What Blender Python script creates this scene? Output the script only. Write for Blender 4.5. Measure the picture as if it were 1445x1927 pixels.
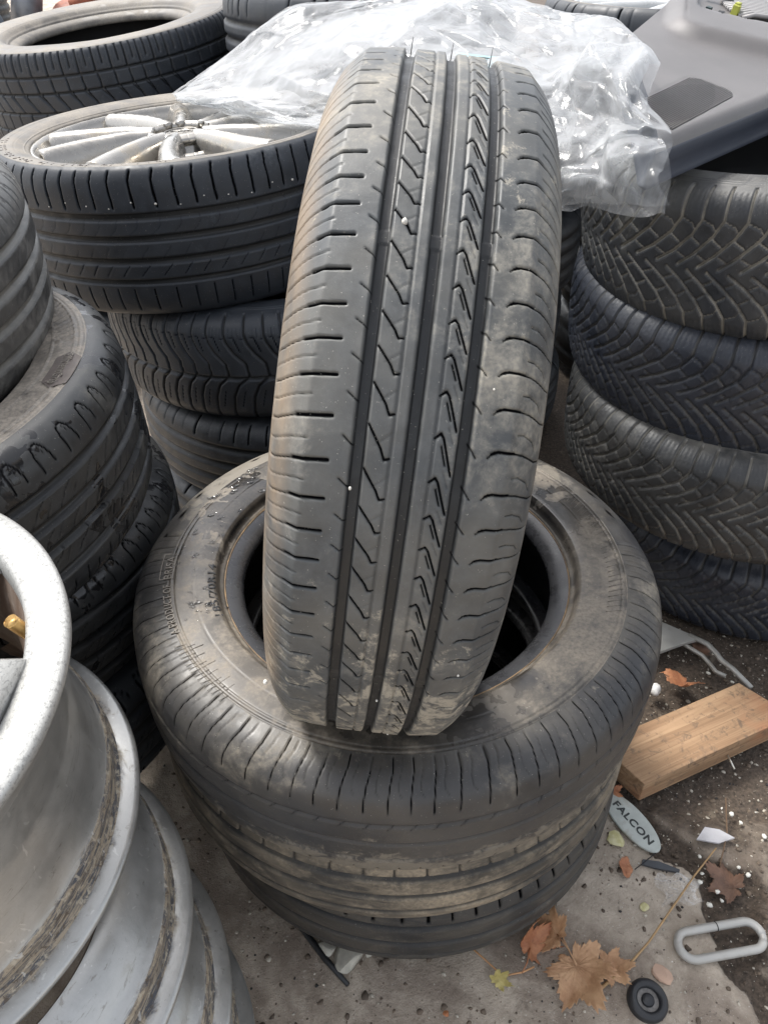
import bpy, math, random
import numpy as np
from mathutils import Matrix, Vector
R_ = math.radians
rng = np.random.default_rng(7); random.seed(7)
scene = bpy.context.scene
C = scene.collection
for o in list(bpy.data.objects): bpy.data.objects.remove(o)

# ------------------------------------------------------------------ camera, sky, sun, exposure
PITCH, CAMZ = .66, 1.065
cd = bpy.data.cameras.new('camera'); cam = bpy.data.objects.new('camera', cd); C.objects.link(cam)
cam.location = (0, 0, CAMZ); cam.rotation_euler = (math.pi/2-PITCH, 0, 0)
cd.sensor_fit = 'VERTICAL'; cd.sensor_height = 24; cd.lens = 24*1450/1927; cd.clip_start = .02; cd.clip_end = 2000
scene.camera = cam
SUN_EL, SUN_AZ = R_(57), R_(-48)      # azimuth from +Y towards +X
w = bpy.data.worlds.new('World'); scene.world = w; w.use_nodes = True
nt = w.node_tree; nt.nodes.clear()
sky = nt.nodes.new('ShaderNodeTexSky'); sky.sky_type = 'NISHITA'; sky.sun_disc = False
sky.sun_elevation = SUN_EL; sky.sun_rotation = SUN_AZ; sky.dust_density = 3; sky.ozone_density = 1; sky.air_density = 1
hs = nt.nodes.new('ShaderNodeHueSaturation'); hs.inputs['Saturation'].default_value = .28; hs.inputs['Value'].default_value = 1
bgn = nt.nodes.new('ShaderNodeBackground'); bgn.inputs['Strength'].default_value = .125
wo = nt.nodes.new('ShaderNodeOutputWorld')
nt.links.new(sky.outputs[0], hs.inputs['Color']); nt.links.new(hs.outputs[0], bgn.inputs['Color']); nt.links.new(bgn.outputs[0], wo.inputs[0])
sl = bpy.data.lights.new('sun', 'SUN'); sl.energy = 1.5; sl.angle = R_(13); sl.color = (1, .965, .91)
so = bpy.data.objects.new('sun', sl); C.objects.link(so)
sd = Vector((math.sin(SUN_AZ)*math.cos(SUN_EL), math.cos(SUN_AZ)*math.cos(SUN_EL), math.sin(SUN_EL)))
so.rotation_euler = sd.to_track_quat('Z', 'Y').to_euler()
vs = scene.view_settings; vs.view_transform = 'Standard'; vs.look = 'None'; vs.exposure = 1.52; vs.gamma = 1; vs.use_curve_mapping = False

# ------------------------------------------------------------------ numpy noise
def _hash(ix, iy, iz, seed):
    h = (ix*374761393 + iy*668265263 + iz*2147483647 + seed*1274126177) & 0xffffffff
    h = ((h ^ (h >> 13))*1274126177) & 0xffffffff
    h = ((h ^ (h >> 15))*2246822519) & 0xffffffff
    return ((h ^ (h >> 16)) & 0xffffff)/float(0xffffff)
def vnoise(x, y, z=0., seed=0):
    x = np.asarray(x, float); y = np.asarray(y, float); z = np.asarray(z, float)+0*x
    ix, iy, iz = np.floor(x).astype(np.int64), np.floor(y).astype(np.int64), np.floor(z).astype(np.int64)
    fx, fy, fz = x-ix, y-iy, z-iz
    fx, fy, fz = [f*f*(3-2*f) for f in (fx, fy, fz)]
    def H(a, b, c): return _hash(ix+a, iy+b, iz+c, seed)
    def lay(c):
        return (H(0,0,c)*(1-fx)+H(1,0,c)*fx)*(1-fy)+(H(0,1,c)*(1-fx)+H(1,1,c)*fx)*fy
    if np.ndim(z) and np.any(iz != 0) or np.any(fz != 0): return lay(0)*(1-fz)+lay(1)*fz
    return lay(0)
def fbm(x, y, z=0., o=4, seed=0):
    s = 0; a = .5; t = 0
    for k in range(o):
        s = s+a*vnoise(x*2**k, y*2**k, np.asarray(z)*2**k, seed+k*17); t += a; a *= .5
    return s/t

# ------------------------------------------------------------------ object helpers
def tag(o, label=None, cat=None, group=None, kind=None):
    if label: o['label'] = label
    if cat: o['category'] = cat
    if group: o['group'] = group
    if kind: o['kind'] = kind
    return o
def thing(name, label, cat, loc=(0,0,0), rot=None, group=None):
    o = bpy.data.objects.new(name, None); C.objects.link(o); o.empty_display_size = .05
    M = (rot.to_4x4() if rot is not None else Matrix.Identity(4)); M.translation = Vector(loc)
    o.matrix_world = M
    return tag(o, label, cat, group)
def obj(name, me, mat=None, parent=None, smooth=True):
    o = bpy.data.objects.new(name, me); C.objects.link(o)
    if mat is not None and not me.materials:
        for m in (mat if isinstance(mat, (list, tuple)) else [mat]): me.materials.append(m)
    if smooth: me.polygons.foreach_set('use_smooth', np.ones(len(me.polygons), bool))
    if parent is not None: o.parent = parent
    return o
def mesh_np(V, Q, attrs=None, tris=False):
    V = np.asarray(V, np.float32); Q = np.asarray(Q, np.int32)
    me = bpy.data.meshes.new('mesh'); k = Q.shape[1]
    me.vertices.add(len(V)); me.vertices.foreach_set('co', V.ravel())
    me.loops.add(Q.size); me.loops.foreach_set('vertex_index', Q.ravel())
    me.polygons.add(len(Q)); me.polygons.foreach_set('loop_start', np.arange(0, Q.size, k, dtype=np.int32))
    me.update(calc_edges=True)
    if attrs:
        for n, a in attrs.items():
            at = me.attributes.new(n, 'FLOAT', 'POINT'); at.data.foreach_set('value', np.asarray(a, np.float32).ravel())
    return me
def grid_q(nu, nv, cu=False, cv=False, flip=False):
    a = np.arange(nu if cu else nu-1); b = np.arange(nv if cv else nv-1)
    A, B = np.meshgrid(a, b, indexing='ij'); A1 = (A+1) % nu; B1 = (B+1) % nv
    q = np.stack([A*nv+B, A1*nv+B, A1*nv+B1, A*nv+B1], -1).reshape(-1, 4)
    return q[:, ::-1] if flip else q
class MB:
    def __init__(s): s.V = []; s.F = []; s.n = 0
    def add(s, V, F):
        V = [tuple(v) for v in V]; s.V += V; s.F += [tuple(i+s.n for i in f) for f in F]; s.n += len(V); return s
    def box(s, c, d, M=None, jit=0):
        V = []
        for x in (-1, 1):
            for y in (-1, 1):
                for z in (-1, 1):
                    p = Vector((x*d[0]/2, y*d[1]/2, z*d[2]/2))
                    if jit: p += Vector([random.uniform(-jit, jit) for _ in range(3)])
                    if M is not None: p = M @ p
                    V.append(p+Vector(c))
        return s.add(V, [(0,1,3,2),(4,6,7,5),(0,4,5,1),(2,3,7,6),(0,2,6,4),(1,5,7,3)])
    def tube(s, pts, r, n=10, closed=False, cap=True, flat=1.):
        pts = [Vector(p) for p in pts]; N = len(pts); V = []; F = []; up = None
        rr = r if hasattr(r, '__len__') else [r]*N
        for i, p in enumerate(pts):
            a = pts[(i-1) % N] if closed or i > 0 else p; b = pts[(i+1) % N] if closed or i < N-1 else p
            t = (b-a).normalized()
            if up is None: up = Vector((0,0,1)) if abs(t.z) < .9 else Vector((1,0,0))
            sdv = t.cross(up).normalized(); u2 = sdv.cross(t).normalized(); up = u2
            for k in range(n):
                an = 2*math.pi*k/n; V.append(p+sdv*math.cos(an)*rr[i]+u2*math.sin(an)*rr[i]*flat)
        for i in range(N if closed else N-1):
            j = (i+1) % N
            for k in range(n): F.append((i*n+k, i*n+(k+1) % n, j*n+(k+1) % n, j*n+k))
        if cap and not closed: F.append(tuple(range(n-1, -1, -1))); F.append(tuple((N-1)*n+k for k in range(n)))
        return s.add(V, F)
    def prism(s, pts, h0, h1, M=None):
        n = len(pts); V = [(x, y, h0) for x, y in pts]+[(x, y, h1) for x, y in pts]
        if M is not None: V = [M @ Vector(v) for v in V]
        return s.add(V, [tuple(range(n-1, -1, -1)), tuple(range(n, 2*n))]+[(i, (i+1) % n, n+(i+1) % n, n+i) for i in range(n)])
    def mesh(s):
        me = bpy.data.meshes.new('mesh'); me.from_pydata([tuple(v) for v in s.V], [], s.F); me.update(); return me
def lathe(prof, n=96, th0=0, th1=2*math.pi, flip=False):
    prof = np.asarray(prof, float); cl = abs(th1-th0-2*math.pi) < 1e-6
    th = np.linspace(th0, th1, n, endpoint=not cl)
    T, I = np.meshgrid(th, np.arange(len(prof)), indexing='ij')
    V = np.stack([prof[I, 0]*np.cos(T), prof[I, 0]*np.sin(T), prof[I, 1]], -1).reshape(-1, 3)
    return mesh_np(V, grid_q(len(th), len(prof), cu=cl, flip=flip))
def bevel(o, wdt=.001, seg=2):
    m = o.modifiers.new('bevel', 'BEVEL'); m.width = wdt; m.segments = seg; m.limit_method = 'ANGLE'; m.angle_limit = R_(35); return o
def rotM(tx, ty):
    return Matrix.Rotation(ty, 3, 'Y') @ Matrix.Rotation(tx, 3, 'X')

# ------------------------------------------------------------------ materials
class NT:
    def __init__(s, name):
        s.m = bpy.data.materials.new(name); s.m.use_nodes = True; s.t = s.m.node_tree; s.t.nodes.clear()
        s.out = s.n('ShaderNodeOutputMaterial'); s.co = s.n('ShaderNodeTexCoord').outputs['Object']
    def n(s, ty, **k):
        nd = s.t.nodes.new(ty)
        for a, b in k.items():
            if a in nd.inputs.keys(): s.set(nd.inputs[a], b)
            else: setattr(nd, a, b)
        return nd
    def set(s, inp, v):
        if isinstance(v, bpy.types.NodeSocket): s.t.links.new(v, inp)
        else: inp.default_value = v
    def noise(s, sc, det=4, rough=.6, dist=0, vec=None):
        nd = s.n('ShaderNodeTexNoise'); s.set(nd.inputs['Vector'], vec or s.co); nd.inputs['Scale'].default_value = sc
        nd.inputs['Detail'].default_value = det; nd.inputs['Roughness'].default_value = rough; nd.inputs['Distortion'].default_value = dist
        return nd.outputs['Fac']
    def ramp(s, f, a, b, ca=0., cb=1.):
        nd = s.n('ShaderNodeMapRange'); nd.interpolation_type = 'SMOOTHSTEP'
        for i, v in enumerate((f, a, b, ca, cb)): s.set(nd.inputs[i], v)
        return nd.outputs[0]
    def math(s, op, a, b=0.):
        nd = s.n('ShaderNodeMath', operation=op); s.set(nd.inputs[0], a); s.set(nd.inputs[1], b); return nd.outputs[0]
    def mix(s, f, a, b):
        nd = s.n('ShaderNodeMix', data_type='RGBA'); s.set(nd.inputs[0], f)
        for i, v in ((6, a), (7, b)):
            s.set(nd.inputs[i], v if isinstance(v, bpy.types.NodeSocket) else (*v, 1)); 
        return nd.outputs[2]
    def bump(s, h, st, dist=.001, nrm=None):
        nd = s.n('ShaderNodeBump'); nd.inputs['Strength'].default_value = st; nd.inputs['Distance'].default_value = dist
        s.set(nd.inputs['Height'], h)
        if nrm is not None: s.set(nd.inputs['Normal'], nrm)
        return nd.outputs[0]
    def attr(s, n):
        return s.n('ShaderNodeAttribute', attribute_name=n).outputs['Fac']
    def pbr(s, col, rough=.5, metal=0., nrm=None, spec=.5, **k):
        b = s.n('ShaderNodeBsdfPrincipled')
        s.set(b.inputs['Base Color'], col if isinstance(col, bpy.types.NodeSocket) else (*col, 1))
        s.set(b.inputs['Roughness'], rough); s.set(b.inputs['Metallic'], metal); s.set(b.inputs['Specular IOR Level'], spec)
        if nrm is not None: s.set(b.inputs['Normal'], nrm)
        for a, v in k.items(): s.set(b.inputs[a.replace('_', ' ')], v)
        return b.outputs[0]
    def done(s, sh): s.t.links.new(sh, s.out.inputs[0]); return s.m
def simple(name, col, rough=.5, metal=0., var=.15, sc=30, bump=.15, spec=.5, dirt=None, dirtamt=.3):
    t = NT(name); f = t.noise(sc, 5)
    c = t.mix(t.ramp(f, .3, .7), tuple(x*(1-var) for x in col), tuple(min(1, x*(1+var)) for x in col))
    if dirt: c = t.mix(t.math('MULTIPLY', t.ramp(t.noise(sc*.4, 6, .7, .5), .5, .68), dirtamt*2), c, dirt)
    r = t.ramp(t.noise(sc*2, 4), .3, .7, max(.02, rough-.1), rough+.1)
    return t.done(t.pbr(c, r, metal, t.bump(t.noise(sc*8, 4), bump, .0006), spec))
def rubber(name, base=(.03,.031,.034), dust=(.20,.18,.145), amt=.5, groove=None, gamt=0., rough=.5, streak=0., seed=0., mud=0., brown=0., brownc=(.27,.20,.13), wet=0., edge=0., lift=0.):
    t = NT(name)
    mp = t.n('ShaderNodeMapping'); t.set(mp.inputs['Vector'], t.co); mp.inputs['Location'].default_value = (seed*3.1, seed*1.7, seed*.9)
    v = mp.outputs[0]
    big = t.noise(5, 5, .6, .6, v); mid = t.noise(38, 6, .72, .3, v); fine = t.noise(260, 3, .6, 0, v); spk = t.noise(700, 1, .5, 0, v)
    gr = t.attr('groove'); vp = t.attr('vpos')
    c = t.mix(t.ramp(mid, .35, .65), tuple(x*.85 for x in base), tuple(x*1.25+lift for x in base))
    d = t.math('ADD', t.math('MULTIPLY', big, .55), t.math('MULTIPLY', mid, .45))
    d = t.ramp(d, .62-.22*amt, .78-.22*amt)
    d = t.math('MULTIPLY', d, t.ramp(fine, .25, .7, .35, 1.))
    film = t.ramp(t.noise(12, 4, .5, .2, v), .3, .7, .04*amt, .42*amt)
    d = t.math('MINIMUM', t.math('ADD', t.math('MULTIPLY', d, .75), film), 1.)
    if mud:
        mn = t.math('ADD', t.math('MULTIPLY', t.noise(48, 8, .82, .4, v), .62), t.math('MULTIPLY', t.noise(9, 4, .6, .3, v), .38))
        th_ = t.math('SUBTRACT', .595, t.math('MULTIPLY', t.attr('wet'), .18))
        d = t.math('MAXIMUM', d, t.math('MULTIPLY', t.ramp(t.math('SUBTRACT', mn, th_), -.02, .06), mud))
    # grooves hold less of the film that rubs off on the faces
    d = t.math('MULTIPLY', d, t.ramp(gr, .1, .5, 1., .30))
    c = t.mix(d, c, dust)
    if streak:
        m2 = t.n('ShaderNodeMapping'); t.set(m2.inputs['Vector'], t.co); m2.inputs['Scale'].default_value = (12, 12, 45); m2.inputs['Location'].default_value = (seed, 2, 3)
        st = t.noise(1, 6, .7, 1.2, m2.outputs[0])
        c = t.mix(t.math('MULTIPLY', t.ramp(st, .48, .66), streak), c, dust)
    if brown:
        b = t.math('MULTIPLY', t.ramp(t.math('MULTIPLY', vp, -1.), .58, .78), t.ramp(t.noise(9, 6, .7, .4, v), .28, .6))
        c = t.mix(t.math('MULTIPLY', b, brown), c, brownc)
        b2 = t.math('MULTIPLY', t.ramp(t.math('ABSOLUTE', vp), .82, .97), t.ramp(t.noise(14, 6, .7, .4, v), .35, .6))
        c = t.mix(t.math('MULTIPLY', b2, brown*.7), c, tuple(x*.8 for x in brownc))
    if edge:
        e = t.math('MULTIPLY', t.ramp(t.math('ABSOLUTE', vp), .72, .98), t.ramp(t.noise(20, 5, .7, .4, v), .3, .65))
        c = t.mix(t.math('MULTIPLY', e, edge), c, dust)
    if groove is not None:
        g = t.math('MULTIPLY', t.ramp(gr, .08, .5), t.ramp(t.noise(16, 5, .65, .3, v), .33, .55, gamt*.25, gamt))
        c = t.mix(g, c, groove)
    else:
        c = t.mix(t.ramp(gr, .35, .8), c, (.013, .014, .015)); slm = t.ramp(t.attr('slit'), .18, .75); c = t.mix(slm, c, (.004, .004, .0045))  # unworn black rubber in grooves; slit colour also paints in their depth shade
    c = t.mix(t.ramp(spk, .735, .78, 0., .5), c, (.42, .40, .35))
    r = t.ramp(mid, .3, .7, rough-.08, rough+.12); r = t.math('ADD', r, t.math('MULTIPLY', d, .22))
    if wet:
        wn = t.math('ADD', t.math('MULTIPLY', t.noise(11, 3, .5, 1.0, v), .7), t.math('MULTIPLY', t.noise(60, 2, .5, .5, v), .3))
        wm = t.math('MULTIPLY', t.ramp(wn, .575-.10*wet, .588-.10*wet), t.attr('wet'))
        c = t.mix(t.math('MULTIPLY', wm, .8), c, (.011, .011, .012)); r = t.mix(wm, r, (.05, .05, .05))
    nb = t.bump(t.noise(900, 2), .25, .0003); nb = t.bump(mid, .25, .0008, nb)
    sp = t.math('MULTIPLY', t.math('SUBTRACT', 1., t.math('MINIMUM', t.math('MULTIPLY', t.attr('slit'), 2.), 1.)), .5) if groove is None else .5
    return t.done(t.pbr(c, r, 0, nb, sp))

M = {}
M['hero'] = rubber('worn_tread_rubber', base=(.046,.051,.055), dust=(.31,.285,.235), amt=.58, rough=.47, seed=1, mud=1., brown=.6, brownc=(.27,.195,.125), lift=.008)
M['t1'] = rubber('stack_tyre_rubber', base=(.024,.025,.028), dust=(.22,.195,.155), amt=.42, rough=.42, seed=2, edge=.25, mud=.7)
M['t1side'] = rubber('wet_sidewall_rubber', base=(.030,.029,.028), dust=(.24,.205,.16), amt=.72, rough=.36, seed=3, wet=1.)
M['t2'] = rubber('muddy_tyre_rubber', base=(.026,.026,.026), dust=(.33,.275,.20), amt=.80, rough=.65, seed=4, streak=.3, groove=(.012,.012,.012), gamt=.5)
M['t3'] = rubber('dusty_dark_tyre_rubber', base=(.022,.022,.023), dust=(.18,.155,.12), amt=.55, rough=.65, seed=5, streak=.2)
M['left'] = rubber('left_stack_rubber', base=(.020,.022,.025), dust=(.13,.125,.11), amt=.42, rough=.38, seed=6, wet=.12)
M['lefttop'] = rubber('left_top_tyre_rubber', base=(.05,.05,.05), dust=(.22,.21,.19), amt=.6, rough=.42, seed=7, groove=(.28,.27,.24), gamt=.5)
M['leftside'] = rubber('left_sidewall_rubber', base=(.050,.047,.044), dust=(.33,.29,.24), amt=.9, rough=.45, seed=8)
M['back'] = rubber('back_tyre_rubber', base=(.016,.020,.027), dust=(.12,.13,.14), amt=.36, rough=.5, seed=9)
M['backside'] = rubber('back_sidewall_rubber', base=(.075,.068,.06), dust=(.24,.215,.18), amt=.8, rough=.5, seed=10)
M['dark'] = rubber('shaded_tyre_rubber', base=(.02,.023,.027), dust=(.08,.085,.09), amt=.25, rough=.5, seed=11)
M['winter'] = rubber('muddy_winter_tyre_rubber', base=(.015,.018,.024), dust=(.21,.20,.175), amt=.46, groove=(.31,.29,.25), gamt=.9, rough=.5, seed=12, edge=.3)
M['winter2'] = rubber('winter_tyre_rubber', base=(.016,.020,.030), dust=(.13,.125,.12), amt=.34, groove=(.13,.12,.10), gamt=.5, rough=.42, seed=13, edge=.2)
M['winter3'] = rubber('winter_tyre_brown_rubber', base=(.017,.019,.022), dust=(.17,.16,.14), amt=.4, groove=(.24,.225,.195), gamt=.85, rough=.45, seed=14, edge=.75)
M['bead'] = rubber('bead_rubber', base=(.02,.021,.024), dust=(.16,.15,.14), amt=.3, rough=.26, seed=15)
M['beadrust'] = simple('bead_rust_line', (.20,.13,.065), .6, 0, .5, 60, .3, dirt=(.08,.05,.03), dirtamt=.6)
M['letter'] = simple('raised_letter_rubber', (.17,.15,.125), .5, 0, .2, 90, .2)
M['letterdark'] = simple('moulded_letter_rubber', (.02,.02,.021), .4, 0, .2, 90, .2)
M['badge'] = simple('badge_rubber', (.085,.068,.06), .55, 0, .15, 90, .2)
M['liner'] = simple('inner_liner_rubber', (.015,.015,.016), .5, 0, .2, 20, .2)

# ------------------------------------------------------------------ tread patterns
def make_tile(P, L, circ, strokes, h=.0004, reach=2):
    ns = max(8, int(P/h)); nv = int(2*L/h); S, Vv = np.meshgrid((np.arange(ns)+.5)/ns*P, -L+(np.arange(nv)+.5)/nv*2*L, indexing='ij')
    D = np.zeros_like(S); SL = np.zeros_like(S)
    for v, wd, dp in circ:
        D = np.maximum(D, dp*np.clip(.5+(wd/2-np.abs(Vv-v))/.0016, 0, 1))
    for pts, wd, dp in strokes:
        pts = [(a*P, b) for a, b in pts]
        for (a0, b0), (a1, b1) in zip(pts[:-1], pts[1:]):
            for k in range(-reach, reach+1):
                ax, bx = a0+k*P, a1+k*P; dx, dy = bx-ax, b1-b0; l2 = dx*dx+dy*dy+1e-12
                if max(ax, bx) < -wd or min(ax, bx) > P+wd: continue
                t = np.clip(((S-ax)*dx+(Vv-b0)*dy)/l2, 0, 1)
                d = np.hypot(S-ax-t*dx, Vv-b0-t*dy)
                D = np.maximum(D, min(dp, wd*1.6)*np.clip(.5+(wd/2-d)/.0010, 0, 1))
                if wd < .0031: SL = np.maximum(SL, min(1, wd/.0011)*np.clip(.5+(wd/2-d)/.0010, 0, 1))
    return D.astype(np.float32), P, L, SL.astype(np.float32)
HP = .0218
def hero_strokes():
    s = []
    # left shoulder: long slits with a thick inner part, thin slits between
    s.append(([(.30,-.110),(.28,-.092),(.12,-.072),(.02,-.045)], .0009, .004))
    s.append(([(.10,-.070),(.02,-.045)], .0017, .005))
    s.append(([(.80,-.110),(.78,-.092),(.62,-.072),(.57,-.058)], .0007, .0022))
    s.append(([(.42,-.0375),(.62,-.0315)], .0009, .003))
    # rib 2: hooks
    s.append(([(.10,-.0235),(.62,-.0150),(.86,-.0125),(.82,-.0095)], .0012, .005))
    s.append(([(.55,-.0185),(.25,-.0095)], .0005, .0016))
    # rib 3
    s.append(([(.25,.0150),(.12,.0185),(.24,.0205),(1.05,.0270)], .0012, .005))
    s.append(([(.40,.0195),(.82,.0228)], .0010, .004))
    s.append(([(-.02,.0225),(.35,.0262)], .0006, .003))
    s.append(([(.30,.0350),(.58,.0400)], .0009, .003))
    # right shoulder
    s.append(([(.55,.0470),(.40,.0505),(.38,.060),(.44,.073),(.62,.090),(.64,.110)], .0010, .0012))
    s.append(([(.46,.0490),(.39,.0530),(.40,.066)], .0014, .0020))
    s.append(([(.98,.066),(.97,.072),(1.12,.082),(1.35,.087)], .0008, .0025))
    return s
HC = [(-.0280,.0076,.0055),(.0025,.0074,.0055),(.0325,.0076,.0055),(-.0090,.0007,.003),(.0150,.0007,.003)]
TILE = {}
TILE['hero'] = make_tile(HP, .12, HC, hero_strokes())
TILE['t1'] = make_tile(.0235, .12, [(-.030,.0050,.0022),(.0,.0050,.0025),(.030,.0045,.0022)],
    [([(.0,.047),(.03,.062),(.10,.076),(.22,.090),(.24,.112)], .0011,.0042), ([(.62,.066),(.50,.071),(.50,.080),(.66,.094),(.68,.104)], .0006,.0025),
     ([(.55,-.050),(.5,-.065),(.4,-.085),(.4,-.110)], .0014,.004), ([(.0,.024),(.3,.030)], .0008,.001)])
TILE['t2'] = make_tile(.034, .12, [(-.03,.0076,.0055),(.0,.0074,.0055),(.03,.0076,.0055)],
    [([(.5,.034),(.48,.055),(.56,.078)], .0024,.005),([(.5,-.052),(.48,-.07),(.6,-.086)], .0018,.004)])
TILE['t3'] = make_tile(.03, .12, [(-.033,.0076,.0055),(.0,.0074,.0055),(.033,.0076,.0055)],
    [([(.5,.044),(.5,.076)], .0028,.005),([(.5,-.062),(.5,-.076)], .0025,.004)])
# left stack: four wide grooves, arch shaped shoulder slits
gst = []
for sg in (-1, 1):
    gst += [([(.06,sg*.062),(.04,sg*.082),(.10,sg*.090),(.30,sg*.093),(.42,sg*.086),(.50,sg*.074),(.52,sg*.066)], .0016,.0016),
            ([(.28,sg*.088),(.34,sg*.080)], .0009,.002)]
gst += [([(0,.020),(.25,.030),(.35,.034),(.6,.040)], .0008,.003), ([(.5,.021),(.8,.033)], .0007,.002),
        ([(.1,-.008),(.35,.002),(.55,.006)], .0008,.003), ([(.6,-.006),(.9,.007)], .0007,.002),
        ([(0,-.038),(.2,-.030),(.4,-.027),(.6,-.020)], .0009,.003), ([(.55,-.036),(.8,-.024)], .0007,.002)]
TILE['gy'] = make_tile(.036, .13, [(.048,.0085,.006),(.015,.0095,.006),(-.015,.0095,.006),(-.048,.0085,.006)], gst)
# back alloy wheel tyre
TILE['wt'] = make_tile(.030, .14, [(.046,.011,.006),(.013,.010,.006),(-.022,.010,.006),(-.055,.008,.006)],
    [([(.5,.060),(.46,.080),(.44,.098),(.55,.112)], .0030,.004),([(.5,-.066),(.5,-.104)], .0016,.004),
     ([(0,.020),(.35,.028),(.5,.036),(.45,.042)], .0006,.0015),([(.2,-.02),(.7,.0)], .0006,.0015),([(.1,-.045),(.6,-.028)], .001,.002)], reach=1)
# block tyre top left
TILE['blk'] = make_tile(.036, .14, [(.055,.004,.006),(.022,.0045,.006),(-.018,.004,.006),(-.055,.004,.006)],
    [([(0,.115),(.0,.057)], .0033,.006),([(.5,.108),(.5,.070)], .0032,.005),([(.05,.055),(.12,.022)], .0032,.006),([(.55,.0),(.2,.022)], .0014,.004),
     ([(0,.022),(.5,.0),(.8,-.018)], .0032,.005),([(.1,-.018),(.1,-.055)], .0032,.006),([(0,-.057),(0,-.115)], .0032,.006),([(.5,-.070),(.5,-.108)], .0020,.005)]
    +[([(.1+.13*k,.095),(.14+.13*k,.088),(.1+.13*k,.080),(.14+.13*k,.072),(.1+.13*k,.064)], .0005,.001) for k in (1,5)], reach=1)
# winter V tread
def winter_tile(P, sw=1., n=3):
    s = []
    for sg in (-1, 1):
        o = .0 if sg > 0 else .5
        # main lateral grooves: straight at the shoulder, sweeping down to the centre
        s.append(([(o,sg*.115),(o-.02,sg*.066),(o-.45,sg*.045),(o-1.1*sw,sg*.020),(o-1.75*sw,sg*.003)], .0033,.0065))
        # links between them
        s.append(([(o-.02,sg*.066),(o+.50,sg*.060),(o+.62,sg*.054)], .0017,.005))
        s.append(([(o-.50,sg*.043),(o-.05,sg*.034)], .0022,.005))
        s.append(([(o-1.10,sg*.020),(o-.62,sg*.012)], .0020,.004))
        # wavy sipes in the blocks
        for q in range(1, n+1):
            x = o+q/(n+1.)
            s.append(([(x+.03*(-1)**j, sg*(.074+.0035*j)) for j in range(9)], .0008,.002))
        for q, (x0, v0) in enumerate(((.30,.046),(.05,.040),(-.25,.030),(-.55,.022),(-.9,.012))):
            s.append(([(o+x0+.05*j+.03*(-1)**j, sg*(v0+.0022*j)) for j in range(6)], .0007,.0018))
            s.append(([(o+x0+.22+.05*j+.03*(-1)**j, sg*(v0+.001+.0022*j)) for j in range(6)], .0007,.0018))
    return make_tile(P, .14, [], s, reach=3)
TILE['win'] = winter_tile(.030, 1.15)
TILE['win3'] = winter_tile(.0275, 1.3, 3)
# arc winter (below the alloy wheel)
TILE['arc'] = make_tile(.030, .14, [(-.004,.006,.006)],
    [([(0,.112),(0,.072),(.12,.058),(.45,.040),(.95,.022)], .0034,.006),([(.95,.022),(1.05,.0),(1.0,-.002)], .0034,.006),([(.05,.070),(.95,.066)], .0008,.002),([(.5,.066),(.75,.045)], .0012,.003),
     ([(0,-.112),(.02,-.070),(.15,-.040),(.45,-.018),(.9,-.006)], .0034,.006),([(.5,-.06),(.75,-.028)], .0010,.002)]
    +[([(.2*k+.05,.068),(.2*k+.05,.084)], .0006,.0015) for k in range(1,5)], reach=2)
TILE['plain'] = make_tile(.03, .14, [(.045,.010,.006),(.012,.010,.006),(-.022,.010,.006),(-.055,.008,.006)], [([(.5,.062),(.5,.1)], .002,.003)], reach=1)

def arc_profile(pts, n):
    """smooth curve through (a, r) control points, resampled evenly"""
    P = np.array(pts, float); k = len(P)
    ext = np.vstack([2*P[0]-P[1], P, 2*P[-1]-P[-2]]); out = []
    for i in range(1, k):
        p0, p1, p2, p3 = ext[i-1], ext[i], ext[i+1], ext[i+2]
        t = np.linspace(0, 1, 24, endpoint=False)[:, None]
        out.append(.5*((2*p1)+(-p0+p2)*t+(2*p0-5*p1+4*p2-p3)*t*t+(-p0+3*p1-3*p2+p3)*t**3))
    out = np.vstack(out+[P[-1:]]); d = np.r_[0, np.cumsum(np.hypot(*np.diff(out, axis=0).T))]
    s = np.linspace(0, d[-1], n); return np.stack([np.interp(s, d, out[:, 0]), np.interp(s, d, out[:, 1])], 1), d[-1]

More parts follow.
